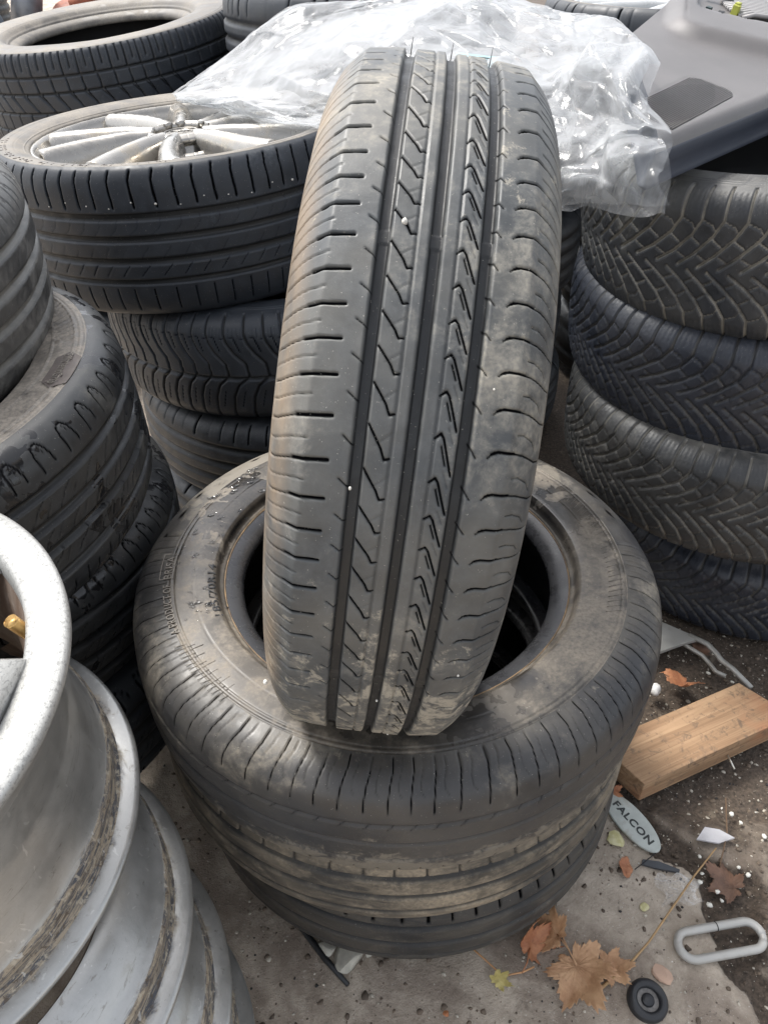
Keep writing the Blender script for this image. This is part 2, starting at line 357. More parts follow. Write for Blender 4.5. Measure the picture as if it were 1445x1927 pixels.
class Tyre:
    """a tyre whose axis is local z; parts: tread, two sidewalls, two beads, inner liner"""
    def __init__(s, label, c, tilt, R, w, rb, tile, mt, ms=None, mb=None, res=.0013, dense=200, name='tyre', cat='tyre', group='used tyres stacked in the yard', M3=None,
                 lines=(), spin=0., ecc=.0, flute=None, rim=False, lowprof=False, droop=0., sag=None, seed=1, wetf=None, flipv=False, wearbars=False, ks=1., kink=False):
        s.R, s.w, s.rb = R, w, rb
        Mx = M3 if M3 is not None else rotM(*tilt); s.M = Mx; s.c = Vector(c)
        s.o = thing(name, label, cat, c, Mx, group)
        loc = Mx.transposed() @ (Vector((0, 0, CAMZ))-Vector(c)); phi = math.atan2(loc.y, loc.x)
        half = [(0,R),(w*.35,R-.0008),(w*.62,R-.0035*ks),(w*.76,R-.008*ks),(w*.87,R-.017*ks),(w*.945,R-.030*ks),(w*.985,R-.046*ks)]
        if kink: half = [(0,R),(w*.35,R-.0006),(w*.66,R-.0032),(w*.69,R-.0040),(w*.72,R-.0060),(w*.85,R-.0170),(w*.945,R-.032),(w*.985,R-.046)]
        pr, L = arc_profile(half, 60); s.L = L
        # ---- tread
        nv = int(2*L/(res*(.95 if kink else 1.3)))+1; vv = np.linspace(-L, L, nv); ls = np.linspace(0, L, 60)
        av = np.sign(vv)*np.interp(abs(vv), ls, pr[:, 0]); rv = np.interp(abs(vv), ls, pr[:, 1])
        dr = np.gradient(rv, vv); da = np.gradient(av, vv); nl = np.hypot(dr, da); na, nr = -dr/nl, da/nl
        hd = R_(dense/2); nd = int(2*hd*R/res); nc = 56 if res < .002 else 30
        th = np.r_[np.linspace(phi-hd, phi+hd, nd, endpoint=False), np.linspace(phi+hd, phi-hd+2*math.pi, nc, endpoint=False)]
        D, P, TL, SLT = TILE[tile]; ncirc = max(1, round(2*math.pi*R/P))
        sarc = ((th+spin)/(2*math.pi)*ncirc); sarc = sarc+.16*np.sin(sarc*2*math.pi/11.)+.07*np.sin(sarc*2*math.pi/5.)
        si = ((sarc % 1.)*D.shape[0]); vi = np.clip((vv*(-1 if flipv else 1)+TL)/(2*TL)*D.shape[1]-.5, 0, D.shape[1]-1.001)
        i0 = si.astype(int) % D.shape[0]; i1 = (i0+1) % D.shape[0]; fi = (si-np.floor(si))[:, None]; j0 = vi.astype(int); fj = (vi-j0)[None, :]
        dep = (D[i0][:, j0]*(1-fi)+D[i1][:, j0]*fi)*(1-fj)+(D[i0][:, j0+1]*(1-fi)+D[i1][:, j0+1]*fi)*fj
        slt = (SLT[i0][:, j0]*(1-fi)+SLT[i1][:, j0]*fi)*(1-fj)+(SLT[i0][:, j0+1]*(1-fi)+SLT[i1][:, j0+1]*fi)*fj
        if wearbars:
            for k in range(6):
                dth = (th-phi+.35-k*math.pi/3+math.pi) % (2*math.pi)-math.pi
                mk = (np.abs(dth)*R < .0045)[:, None] & (dep > .0030); dep = np.where(mk, .0047, dep)
        edge = np.clip((L-np.abs(vv))/.004, 0, 1)[None, :]; dep = dep*edge
        TH, AV = np.meshgrid(th, av, indexing='ij'); _, RV = np.meshgrid(th, rv, indexing='ij')
        wear = (vnoise(np.cos(TH)*R*60+50, np.sin(TH)*R*60+50, AV*60+50, seed)-.5)*.0006
        rad = RV-dep*nr[None, :]+wear; ax = AV-dep*na[None, :]
        s.ecc = ecc; s.sag = sag
        V = s.warp(np.stack([rad*np.cos(TH), rad*np.sin(TH), ax], -1).reshape(-1, 3))
        VP = np.repeat((vv/L)[None, :], len(th), 0)
        me = mesh_np(V, grid_q(len(th), nv, cu=True), {'groove': dep/.006, 'vpos': VP, 'slit': slt*edge, 'wet': np.zeros(dep.size) if wetf is None else wetf(V)})
        obj('tread', me, M[mt], s.o)
        # ---- sidewalls
        mid = (R-.046*ks+rb)/2
        ra = rb+.019 if not lowprof else rb+.010
        side = [(w*.985,R-.046*ks),(w*1.0,R-.046*ks-.012),(w*1.0,mid+.005),(w*.965,(mid+ra)/2),(w*.86,ra+.006),(w*.80,ra)]
        if lowprof: side = [(w*.985,R-.046*ks),(w*.985,R-.046*ks-.006),(w*.965,(R-.054*ks+ra)/2),(w*.90,ra+.004),(w*.86,ra)]
        sp, SL = arc_profile(side, 90); s.side = sp.copy()
        sp0 = sp
        for sg in (1, -1):
            det = sg == 1 and res < .002; nr = 52 if det else 18; nth = (480 if flute is not None else 160) if det else 80
            sp = sp0[np.round(np.linspace(0, 89, nr)).astype(int)]; t2 = np.linspace(0, 2*math.pi, nth, endpoint=False)
            tt, ii = np.meshgrid(t2, np.arange(nr), indexing='ij'); q = np.linspace(0, 1, nr)
            off = np.zeros(nr)
            for ln in ((.02,-.0008),(.05,.0006))+tuple(lines):
                off += ln[1]*np.exp(-((q-ln[0])/(ln[2] if len(ln) > 2 else .010))**2)
            O = off[ii]+(vnoise(np.cos(tt)*4+9, np.sin(tt)*4+9, ii*.05, seed)-.5)*.0022*np.sin(np.pi*q)[ii]
            if flute is not None and sg == 1: O = O+flute(tt, q[ii])
            d = np.gradient(sp, axis=0); d /= np.hypot(*d.T)[:, None]; nn = np.stack([-d[:, 1], d[:, 0]], 1)   # outward
            A_ = sp[ii, 0]+nn[ii, 0]*O; R2 = sp[ii, 1]+nn[ii, 1]*O
            V = s.warp(np.stack([R2*np.cos(tt), R2*np.sin(tt), sg*A_], -1).reshape(-1, 3))
            me = mesh_np(V, grid_q(nth, nr, cu=True, flip=sg < 0), {'groove': np.zeros(V.shape[0]), 'vpos': np.ones(V.shape[0])*sg, 'wet': np.zeros(V.shape[0]) if wetf is None else wetf(V)})
            so_ = obj('sidewall', me, M[ms or mt], s.o)
            if sg == 1: s.up = so_
            if rim: continue
            bp, _ = arc_profile([(w*.80,ra),(w*.775,rb+.012),(w*.72,rb+.003),(w*.64,rb-.001),(w*.58,rb+.003),(w*.62,rb+.02)], 14)
            nb_ = 128 if res < .0016 else 72; t3 = np.linspace(0, 2*math.pi, nb_, endpoint=False); tt, ii = np.meshgrid(t3, np.arange(14), indexing='ij')
            V = s.warp(np.stack([bp[ii, 1]*np.cos(tt), bp[ii, 1]*np.sin(tt), sg*bp[ii, 0]], -1).reshape(-1, 3))
            obj('bead', mesh_np(V, grid_q(nb_, 14, cu=True, flip=sg < 0), {'groove': np.zeros(V.shape[0]), 'vpos': np.zeros(V.shape[0]), 'wet': np.zeros(V.shape[0])}), M[mb or 'bead'], s.o)
        if not rim:
            lp, _ = arc_profile([(w*.62,rb+.02),(w*.88,mid-.01),(w*.90,R-.05),(w*.72,R-.022),(0,R-.015),(-w*.72,R-.022),(-w*.90,R-.05),(-w*.88,mid-.01),(-w*.62,rb+.02)], 22)
            t3 = np.linspace(0, 2*math.pi, 64, endpoint=False); tt, ii = np.meshgrid(t3, np.arange(22), indexing='ij')
            V = s.warp(np.stack([lp[ii, 1]*np.cos(tt), lp[ii, 1]*np.sin(tt), lp[ii, 0]], -1).reshape(-1, 3))
            obj('inner_liner', mesh_np(V, grid_q(64, 22, cu=True)), M['liner'], s.o)
    def warp(s, V):
        V = np.array(V, float)
        if s.ecc: 
            V[:, 0] *= 1+s.ecc; V[:, 1] *= 1-s.ecc
        if s.sag is not None:      # (angle, depth, width): the top sags where something rests on it
            for a, dpt, wd, k in s.sag:
                r = np.hypot(V[:, 0], V[:, 1]); th = np.arctan2(V[:, 1], V[:, 0]); dd = (th-a+np.pi) % (2*np.pi)-np.pi
                f = np.exp(-(dd/wd)**2)*np.clip((s.R-r)/(s.R-s.rb), 0, 1)**.8*np.clip((V[:, 2]+s.w)/(2*s.w), 0, 1)**k
                V[:, 2] -= dpt*f
        return V
    def at(s, th, r, lift=0., sg=1):
        """a point on the (upper) sidewall at radius r"""
        i = np.argsort(s.side[:, 1]); a = np.interp(r, s.side[i, 1], s.side[i, 0])+lift
        return s.warp(np.array([[r*math.cos(th), r*math.sin(th), sg*a]]))[0]
    def wrap(s, pts, r0, th0, lift):
        """flat (x, y, z): x runs clockwise seen from above, y outwards"""
        out = []
        for x, y, z in pts: out.append(tuple(s.at(th0-x/r0, r0+y, lift+z)))
        return out
def text_geo(txt, size, ext=.0006, align='LEFT', spacing=1., bold=.018):
    cu = bpy.data.curves.new('lettering', 'FONT'); cu.body = txt; cu.size = size; cu.extrude = ext; cu.align_x = align; cu.space_character = spacing; cu.resolution_u = 3; cu.offset = bold*size
    o = bpy.data.objects.new('lettering', cu); C.objects.link(o); dg = bpy.context.evaluated_depsgraph_get(); dg.update()
    me = bpy.data.meshes.new_from_object(o.evaluated_get(dg)); V = [tuple(v.co) for v in me.vertices]; F = [tuple(p.vertices) for p in me.polygons]
    bpy.data.objects.remove(o); bpy.data.curves.remove(cu); bpy.data.meshes.remove(me); return V, F
def sidewall_text(ty, txt, size, r0, th0, mat, lift=.0004, ext=.0006, spacing=1.1, width=None):
    V, F = text_geo(txt, size, ext, spacing=spacing, bold=.008)
    if width: k_ = width/max(v[0] for v in V); V = [(v[0]*k_, v[1], v[2]) for v in V]
    mb = MB().add(ty.wrap(V, r0, th0, lift), F)
    return obj('lettering', mb.mesh(), mat, ty.up, smooth=False)

# ------------------------------------------------------------------ ground
EY = [(.15,.475),(.30,.470),(.358,.457),(.397,.452),(.415,.437),(.435,.431),(.46,.434),(.488,.432),(.515,.440),(.539,.443),(.556,.425),(.575,.385),(.60,.372),(.65,.345),(.75,.30),(.9,.22),(1.2,.05),(3,.0)]
def axis_pts(lo, hi, st, far):
    a = list(np.arange(lo, hi, st)); d = st; x = hi
    while x < far: a.append(x); d *= 1.25; x += d
    a.append(far); d = st; x = lo
    pre = []
    while x > -far: d *= 1.25; x -= d; pre.append(x)
    return np.array(sorted(pre+a))
gx = axis_pts(-.45, .78, .0055, 600); gy = axis_pts(.28, 1.2, .0055, 600)
GX, GY = np.meshgrid(gx, gy, indexing='ij')
ex = np.interp(GY, [e[0] for e in EY], [e[1] for e in EY])+(fbm(GX*30, GY*30, 0, 3, 3)-.5)*.022
dE = GX-ex                                             # >0: right of the broken slab edge
near = np.exp(-((GX/3)**2+((GY-1)/3)**2))
crack = 1/(1+np.exp(-dE/.0022))
tw = .022+.035*fbm(GX*0+3, GY*9, 0, 2, 8)+.05*np.exp(-((GY-.53)/.05)**2)
slab2 = 1/(1+np.exp(-(dE-tw+(fbm(GX*40, GY*40, 0, 4, 21)-.5)*.04)/.004))*(1/(1+np.exp((GY-.64+.1*(GX-.5)+(fbm(GX*25, GY*25, 0, 3, 31)-.5)*.09)/.01)))
lowg = crack*(1-slab2)
Z = -.013*lowg*near+(fbm(GX*6, GY*6, 0, 4, 5)-.5)*.006*near+(fbm(GX*55, GY*55, 0, 4, 6)-.5)*(.0018+.006*crack)*near-.004*near*crack
soil = lowg*.95+crack*slab2*(.35+.4*fbm(GX*35, GY*35, 0, 3, 44))
Z -= Z.max()*0+.002
me = mesh_np(np.stack([GX, GY, Z], -1).reshape(-1, 3), grid_q(len(gx), len(gy)), {'soil': soil})
t = NT('broken_concrete_and_dirt')
so_a = t.attr('soil'); mid = t.noise(18, 8, .68, .3); fine = t.noise(160, 5, .7); big = t.noise(3, 4, .6)
conc = t.mix(t.ramp(mid, .3, .7), (.33,.275,.215), (.54,.465,.38)); conc = t.mix(t.ramp(t.noise(7, 6, .65, .6), .44, .62, 0., .75), conc, (.20,.155,.12)); conc = t.mix(t.ramp(t.noise(55, 6, .75, .4), .56, .66, 0., .5), conc, (.14,.11,.085))
conc = t.mix(t.ramp(fine, .60, .75, 0., .5), conc, (.16,.13,.105)); conc = t.mix(t.ramp(t.noise(420, 2), .66, .72, 0., .6), conc, (.62,.59,.53))
soilc = t.mix(t.ramp(fine, .3, .7), (.040,.030,.022), (.12,.09,.066)); soilc = t.mix(t.ramp(mid, .58, .7, 0., .5), soilc, (.30,.25,.19))
soilc = t.mix(t.ramp(t.noise(300, 2), .70, .75), soilc, (.5,.47,.4))
col = t.mix(t.ramp(t.math('ADD', so_a, t.math('MULTIPLY', t.math('SUBTRACT', mid, .5), .8)), .25, .75), conc, soilc)
m = t.done(t.pbr(col, t.ramp(mid, .3, .7, .75, .95), 0, t.bump(fine, .7, .004, t.bump(t.noise(600, 3), .6, .0015, t.bump(mid, .5, .006)))))
tag(obj('ground', me, m), kind='structure')

# ------------------------------------------------------------------ front stack of three tyres
LN = ((.10,-.0010,.006),(.42,-.0012,.006),(.44,.0006,.006),(.72,.0005,.01),(.95,.0010,.012))
def wet1(V):   # puddles lie on the left and far part of the sidewall and a few spots right
    x, y = V[:, 0], V[:, 1]
    f = np.exp(-(((x+.17)/.11)**2+((y-.13)/.15)**2))+.9*np.exp(-(((x-.17)/.07)**2+((y-.10)/.09)**2))+.75*np.exp(-(((x-.02)/.12)**2+((y+.22)/.03)**2))
    f += .9*np.exp(-(((x-.125)/.02)**2+((y+.175)/.014)**2))
    return np.clip(f*1.25, 0, 1)
T3 = Tyre('lowest tyre of the front stack, dull black, flat on the dirty concrete', (.0339,.720,.0735), (-.035,0), .307, .0735, .18, 't3', 't3', res=.0019, dense=170, ks=1.35, lines=LN, seed=3)
T2 = Tyre('middle tyre of the front stack, smeared with grey brown mud', (.0161,.694,.2330), (-.0706,0), .307, .0745, .18, 't2', 't2', res=.0019, dense=170, ks=1.35, lines=LN, seed=4)
T1 = Tyre('wet tyre lying flat on top of the front stack, directly under the upright tyre', (.0151,.6786,.3935), (.0165,-.0022), .307, .0815, .18, 't1', 't1', 't1side', res=.0014, dense=195, lines=LN, seed=5,
          wetf=lambda V: np.where(V[:, 2] > .068, wet1(V), np.clip((.0-V[:, 2])/.06, 0, 1)), sag=[(-math.pi/2,.014,.55,2.5),(math.pi/2,.012,.5,2.5)])
a = np.linspace(0, 2*math.pi, 200, endpoint=False)
rr = MB().tube([T1.at(x, .1993, .0002) for x in a], .0008, 6, closed=True); obj('bead_line', rr.mesh(), M['beadrust'], T1.up)
sidewall_text(T1, 'A PRODUCT OF', .0125, .257, R_(-152.5), M['letter'], width=.076)
sidewall_text(T1, 'BRISA', .0125, .257, R_(-171.5), M['letter'], width=.037)
V_, F_ = [], []
mb = MB()
for x0, x1, y0, y1 in ((-.002,.040,-.0035,-.0025),(-.002,.040,.0115,.0125),(-.002,-.001,-.0025,.0115),(.039,.040,-.0025,.0115)):
    n = 10
    for k in range(n):
        xa, xb = x0+(x1-x0)*k/n, x0+(x1-x0)*(k+1)/n
        mb.add(T1.wrap([(xa,y0,.0005),(xb,y0,.0005),(xb,y1,.0005),(xa,y1,.0005)], .258, R_(-172), .0002), [(0,1,2,3)])
obj('lettering', mb.mesh(), M['letter'], T1.up, smooth=False)
sidewall_text(T1, '185/70R14', .0120, .2085, R_(-153), M['letterdark'], width=.086)
# moulded flutes and a raised frame on the lower left of the sidewall
mb = MB()
for k in range(16):
    a0 = R_(-149+k*1.25); ln_ = .012+.018*((k*7) % 5)/5
    mb.tube([T1.at(a0+R_(.2*j), .268-ln_*j/3, .0001) for j in range(4)], .00035, 5)
for k in range(26):
    a0 = R_(-22+k*1.9); mb.tube([T1.at(a0+R_(.5*j), .240+.004*j, .0001) for j in range(5)], .00035, 5)
tag(obj('sidewall_rib', mb.mesh(), M['t1side'], T1.up), kind='stuff')
t = NT('black_streaked_water'); M['water'] = t.done(t.pbr((.02,.02,.022), .03, 0, None, .6, Transmission_Weight=0.0))
t = NT('clear_water'); M['drop'] = t.done(t.pbr((.9,.92,.95), .02, 0, None, .5, Transmission_Weight=1., IOR=1.33))
def droplets(ty, spots, n=60, sd=1):
    rs = random.Random(sd); mb = MB()
    for cth, cr, sa, sr in spots:
        for _ in range(n):
            th = R_(cth+rs.gauss(0, sa)); r = min(ty.R-.05, max(ty.rb+.022, cr+rs.gauss(0, sr)))
            sz = rs.choice([.0008,.0012,.0016,.0025,.004])*rs.uniform(.7, 1.2); blobs = rs.choice([1,1,2,3]) if sz > .002 else 1
            for b in range(blobs):
                c = ty.at(th+b*sz*1.2/r, r+b*rs.uniform(-.6,.6)*sz, 0); n1, n2 = 10, 4; V = []
                for i in range(n2+1):
                    ph = math.pi/2*i/n2
                    for k in range(n1):
                        an = 2*math.pi*k/n1; q = sz*math.cos(ph)*(1+.2*math.sin(2*an+b))
                        V.append((c[0]+q*math.cos(an), c[1]+q*math.sin(an)*.8, c[2]-.0004+sz*.45*math.sin(ph)))
                F = [(i*n1+k, i*n1+(k+1) % n1, (i+1)*n1+(k+1) % n1, (i+1)*n1+k) for i in range(n2) for k in range(n1)]
                mb.add(V, F)
    o = obj('water_drops', mb.mesh(), M['drop'], ty.up); tag(o, kind='stuff')
droplets(T1, [(172,.238,9,.020),(150,.25,8,.015),(-158,.225,5,.012)], 34, 3)

# ------------------------------------------------------------------ the upright tyre
ps, thx = -.0605, 1.676
MH = Matrix.Rotation(ps, 3, 'Z') @ Matrix.Rotation(thx, 3, 'Y')
HERO = Tyre('worn car tyre standing upright in the hole of the front stack', (.0155,.637,.692), None, .2945, .0865, .178, 'hero', 'hero', res=.0009, dense=195, M3=MH, kink=True, lines=LN, seed=6, wearbars=True, wetf=lambda V: np.clip(.25-(V @ np.array(MH).T)[:, 2]/.30, 0, 1),
            group=None)
t = NT('fine_rubber_hair'); M['hair'] = t.done(t.pbr((.01,.01,.012), .5))
Mi = MH.transposed()
for vx in (-.028, .0025, .0325):
    best = None
    for k in range(720):
        th = R_(k/2.); pl = Vector((.2895*math.cos(th), .2895*math.sin(th), vx)); pw = MH @ pl+HERO.c
        d = pw-Vector((0,0,CAMZ)); py = (d.z*math.cos(PITCH)+d.y*math.sin(PITCH))/(d.y*math.cos(PITCH)-d.z*math.sin(PITCH))
        if best is None or py > best[0]: best = (py, th)
    th = best[1]; p0 = Vector((.288*math.cos(th), .288*math.sin(th), vx)); p1 = Vector((.3015*math.cos(th+.004), .3015*math.sin(th+.004), vx+.0006))
    obj('moulding_hair', MB().tube([p0, (p0+p1)/2, p1], [.0004,.00035,.0002], 5).mesh(), M['hair'], HERO.o)

M['grit'] = simple('pale_grit', (.62,.60,.55), .7, 0, .15, 80)
def bit(parent, p, r, seed, name='trapped_stone', mat='grit'):
    rs = random.Random(seed); mb = MB(); n1, n2 = 8, 5; V = [(p[0]+r*math.sin(math.pi*i/(n2-1))*math.cos(6.283*k/n1)*rs.uniform(.8,1.2), p[1]+r*math.sin(math.pi*i/(n2-1))*math.sin(6.283*k/n1)*rs.uniform(.8,1.2), p[2]+r*math.cos(math.pi*i/(n2-1))*.8) for i in range(n2) for k in range(n1)]
    mb.add(V, [(i*n1+k, i*n1+(k+1) % n1, (i+1)*n1+(k+1) % n1, (i+1)*n1+k) for i in range(n2-1) for k in range(n1)]); obj(name, mb.mesh(), M[mat], parent)
def hero_local(wx, wz, vx):     # tread point of the upright tyre at height wz and axial place vx
    best = min((R_(k/2.) for k in range(720)), key=lambda th: abs((MH @ Vector((.2945*math.cos(th), .2945*math.sin(th), vx))+HERO.c).z-wz)+(10 if (MH @ Vector((math.cos(th), math.sin(th), 0))).y > 0 else 0))
    r = .2940 if abs(vx) < .06 else .278; return (r*math.cos(best), r*math.sin(best), vx)
for k, (wz, vx, r) in enumerate(((.925,-.017,.0024),(.60,-.080,.0021),(.80,-.030,.0012),(.62,.004,.0011),(.52,.02,.0011),(.48,-.05,.0009),(.66,.055,.0009),(.85,.045,.0008))): bit(HERO.o, hero_local(0, wz, vx), r, 200+k)
# ------------------------------------------------------------------ left stack
TA = Tyre('dusty grooved tyre on top of the left stack, cut by the picture edge', (-.694,.801,.745), (.084,.0), .31, .100, .19, 'gy', 'lefttop', res=.0017, dense=170, lines=LN, seed=7)
def flB(tt, q):
    a = (np.degrees(tt) % 360); m = ((a > 14) & (a < 60)).astype(float)*((q > .16) & (q < .46))
    m2 = ((a > 300) & (a < 350)).astype(float)*((q > .16) & (q < .46))
    return .0021*np.sin((a+q*10)*2*math.pi/2.5)*np.clip(m+m2*.5, 0, 1)
TB = Tyre('tyre with a dark name badge on its sidewall, second in the left stack', (-.608,.747,.560), (.048,-.079), .32, .100, .20, 'gy', 'left', 'leftside', res=.0016, dense=170, ks=.7,
          lines=((.12,-.0008,.006),(.16,.0012,.008),(.47,.0014,.008),(.70,.0005,.01)), seed=8, flute=flB, wetf=lambda V: np.ones(len(V)))
TC = Tyre('wet tyre bulging out just below the badged tyre of the left stack', (-.604,.816,.371), (-.006,.015), .315, .095, .20, 'gy', 'left', res=.0019, dense=160, lines=LN, seed=9, wetf=lambda V: np.ones(len(V)))
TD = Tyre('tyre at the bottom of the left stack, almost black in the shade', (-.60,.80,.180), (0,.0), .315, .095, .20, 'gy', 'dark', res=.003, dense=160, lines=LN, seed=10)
TE = Tyre('tyre lying under the whole left stack in the dark', (-.60,.80,.05), (0,.0), .305, .05, .20, 'plain', 'dark', res=.003, dense=180, seed=11) if False else None
# badge on TB
bth, br = R_(7.5), .2745
poly = [(-.002,.000),(.010,.0135),(.062,.0135),(.074,.000)]
mb = MB()
def fan(mb, ty, poly, r0, th0, lift, n=14):
    xs = np.linspace(min(p[0] for p in poly), max(p[0] for p in poly), n)
    top = [max(np.interp(x, [poly[0][0],poly[1][0],poly[2][0],poly[3][0]], [poly[0][1],poly[1][1],poly[2][1],poly[3][1]]), 0) for x in xs]
    V = []
    for x, y in zip(xs, top): V += [(x,-y,0),(x,0,0),(x,y,0)]
    F = []
    for i in range(n-1): F += [(i*3+1,i*3+2,(i+1)*3+2,(i+1)*3+1),(i*3,i*3+1,(i+1)*3+1,(i+1)*3)]
    mb.add(ty.wrap(V, r0, th0, lift), F)
fan(mb, TB, poly, br, bth, .0010); bd = obj('name_badge', mb.mesh(), M['badge'], TB.up, smooth=False)
V, F = text_geo('EfficientGrip', .0145, .0002, bold=.0, spacing=1.12); V = [(x+.004 if True else x, y-.0050, z) for x, y, z in V]
sc = .063/(max(v[0] for v in V)-.004); V = [(.004+(x-.004)*sc, y, z) for x, y, z in V]
obj('lettering', MB().add(TB.wrap(V, br, bth, .0020), F).mesh(), M['letter'], TB.up, smooth=False)
droplets(TC, [(10,.27,14,.02)], 14, 5)
droplets(TB, [(5,.262,9,.01)], 6, 6)

# ------------------------------------------------------------------ right stack
TR4 = Tyre('bottom tyre of the right stack, dark tread standing on the damp soil', (.745,1.274,.089), (.052,-.028), .31, .090, .2, 'win3', 'winter2', res=.0023, dense=160, lines=LN, seed=12)
TR3 = Tyre('winter tyre with brown dusty shoulder, third tyre down the right stack', (.655,1.206,.352), (.039,-.045), .32, .100, .2, 'win3', 'winter3', res=.0019, dense=165, lines=LN, seed=13)
TR3b = None
TR2 = Tyre('dark bluish winter tyre, second from the top of the right stack', (.641,1.243,.543), (.089,-.083), .32, .100, .2, 'win3', 'winter2', res=.0019, dense=165, lines=LN, seed=14, flipv=True)
def flR(tt, q):
    a = (np.degrees(tt) % 360); m = ((a > 225) & (a < 262)).astype(float)*((q > .22) & (q < .60))
    return .0010*np.sin((a*1.2+q*26)*2*math.pi/2.1)*m
TR1 = Tyre('muddy winter tyre with V tread on top of the right stack, under the trim panel', (.633,1.241,.731), (.032,-.153), .32, .103, .2159, 'win', 'winter', res=.0016, dense=165, ks=.6, lines=((.10,-.0012,.006),(.20,.0012,.008),(.62,.0012,.008)), flute=flR, seed=15)

# ------------------------------------------------------------------ back stacks
def tyre_simple(label, c, R=.31, w=.093, tile='plain', mt='dark', tilt=(0,0), res=.0050, **k):
    return Tyre(label, c, tilt, R, w, .195, tile, mt, res=res, dense=170, lines=LN, **k)
TW2 = Tyre('winter tyre with arched tread blocks directly under the alloy wheel', (-.221,1.491,.443), (-.01,-.034), .32, .100, .2, 'arc', 'back', res=.0018, dense=170, lines=LN, seed=16)
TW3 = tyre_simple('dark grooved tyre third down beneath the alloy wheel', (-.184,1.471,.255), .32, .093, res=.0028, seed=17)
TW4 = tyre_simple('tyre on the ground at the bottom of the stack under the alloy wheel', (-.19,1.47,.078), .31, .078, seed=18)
for k, (zz, lb) in enumerate(((.09,'bottom'),(.275,'second from the bottom'),(.46,'third from the bottom'),(.645,'uppermost'))):
    tyre_simple('black tyre in the dark stack behind the upright tyre, '+lb, (.15+.01*(-1)**k,1.86,zz), .30, .092, seed=20+k, group='tyres stacked behind the upright tyre')
TX = Tyre('large chunky tyre tilted on the pile at the top left, its hole open', (-.6968,2.2711,.7558), (.0828,-.0971), .3377, .1035, .205, 'blk', 'back', 'backside', mb='backside', res=.0018, dense=170, ks=.3, lines=LN, seed=30)
for k, (zz, lb) in enumerate(((.10,'on the ground'),(.30,'in the middle'),(.49,'just below it'))):
    tyre_simple('tyre under the chunky top left tyre, '+lb, (-.72,2.28,zz), .31, .095, seed=33+k, group='tyres under the top left tyre')

ss = lambda e0, e1, x: (lambda q: q*q*(3-2*q))(np.clip((x-e0)/(e1-e0), 0, 1))
# ------------------------------------------------------------------ alloy wheels
def metal(name, col, rough, metal_=.9, dirt=None, dirtamt=.3, sc=25, var=.06, bump=.1):
    return simple(name, col, rough, metal_, var, sc, bump, .5, dirt, dirtamt)
M['alloy'] = metal('pearl_silver_alloy', (.34,.325,.30), .25, .65, (.45,.38,.28), .25)
M['alloydark'] = metal('alloy_barrel', (.30,.28,.26), .5, .4)
M['white_alloy'] = metal('white_alloy', (.42,.43,.43), .35, .1)
M['hub_hole'] = simple('lug_recess_dark', (.20,.17,.15), .6)
def spoke_sector(n, r0, r1, dish, tw=0., m=72, k=44, wide=.5, thin=.24, pair=True):
    """one sector of a cast face as a height field on a polar grid; window faces are left out"""
    th = np.linspace(-math.pi/n, math.pi/n, m); rr = np.linspace(r0, r1, k); TH, RR = np.meshgrid(th, rr, indexing='ij')
    f = (RR-r0)/(r1-r0); TT = TH-tw*f*f; half = math.pi/n
    c1 = half*(.34+.12*f); a = np.abs(TT)
    eo = np.clip((a-c1)/(half-c1), 0, 1); ei = np.clip(1-a/c1, 0, 1)
    drop = .030+.050*f
    z = np.where(a > c1, -drop*ss(.04, .34, eo), -.95*drop*ss(.08, .45, ei))+.004*np.exp(-((a-c1)/(.06*half))**2)
    z = z*np.clip(f*4, 0, 1)-dish*f**1.5
    zz = None
    z = z*1.0
    V = np.stack([RR*np.cos(TH), RR*np.sin(TH), z], -1).reshape(-1, 3); Q = grid_q(m, k)
    keep = ~(((eo > .24) & (f > .36) & (f < .95)) | ((eo > .25) & (f > .05) & (f < .17))).ravel()[Q].all(1)
    return mesh_np(V, Q[keep])
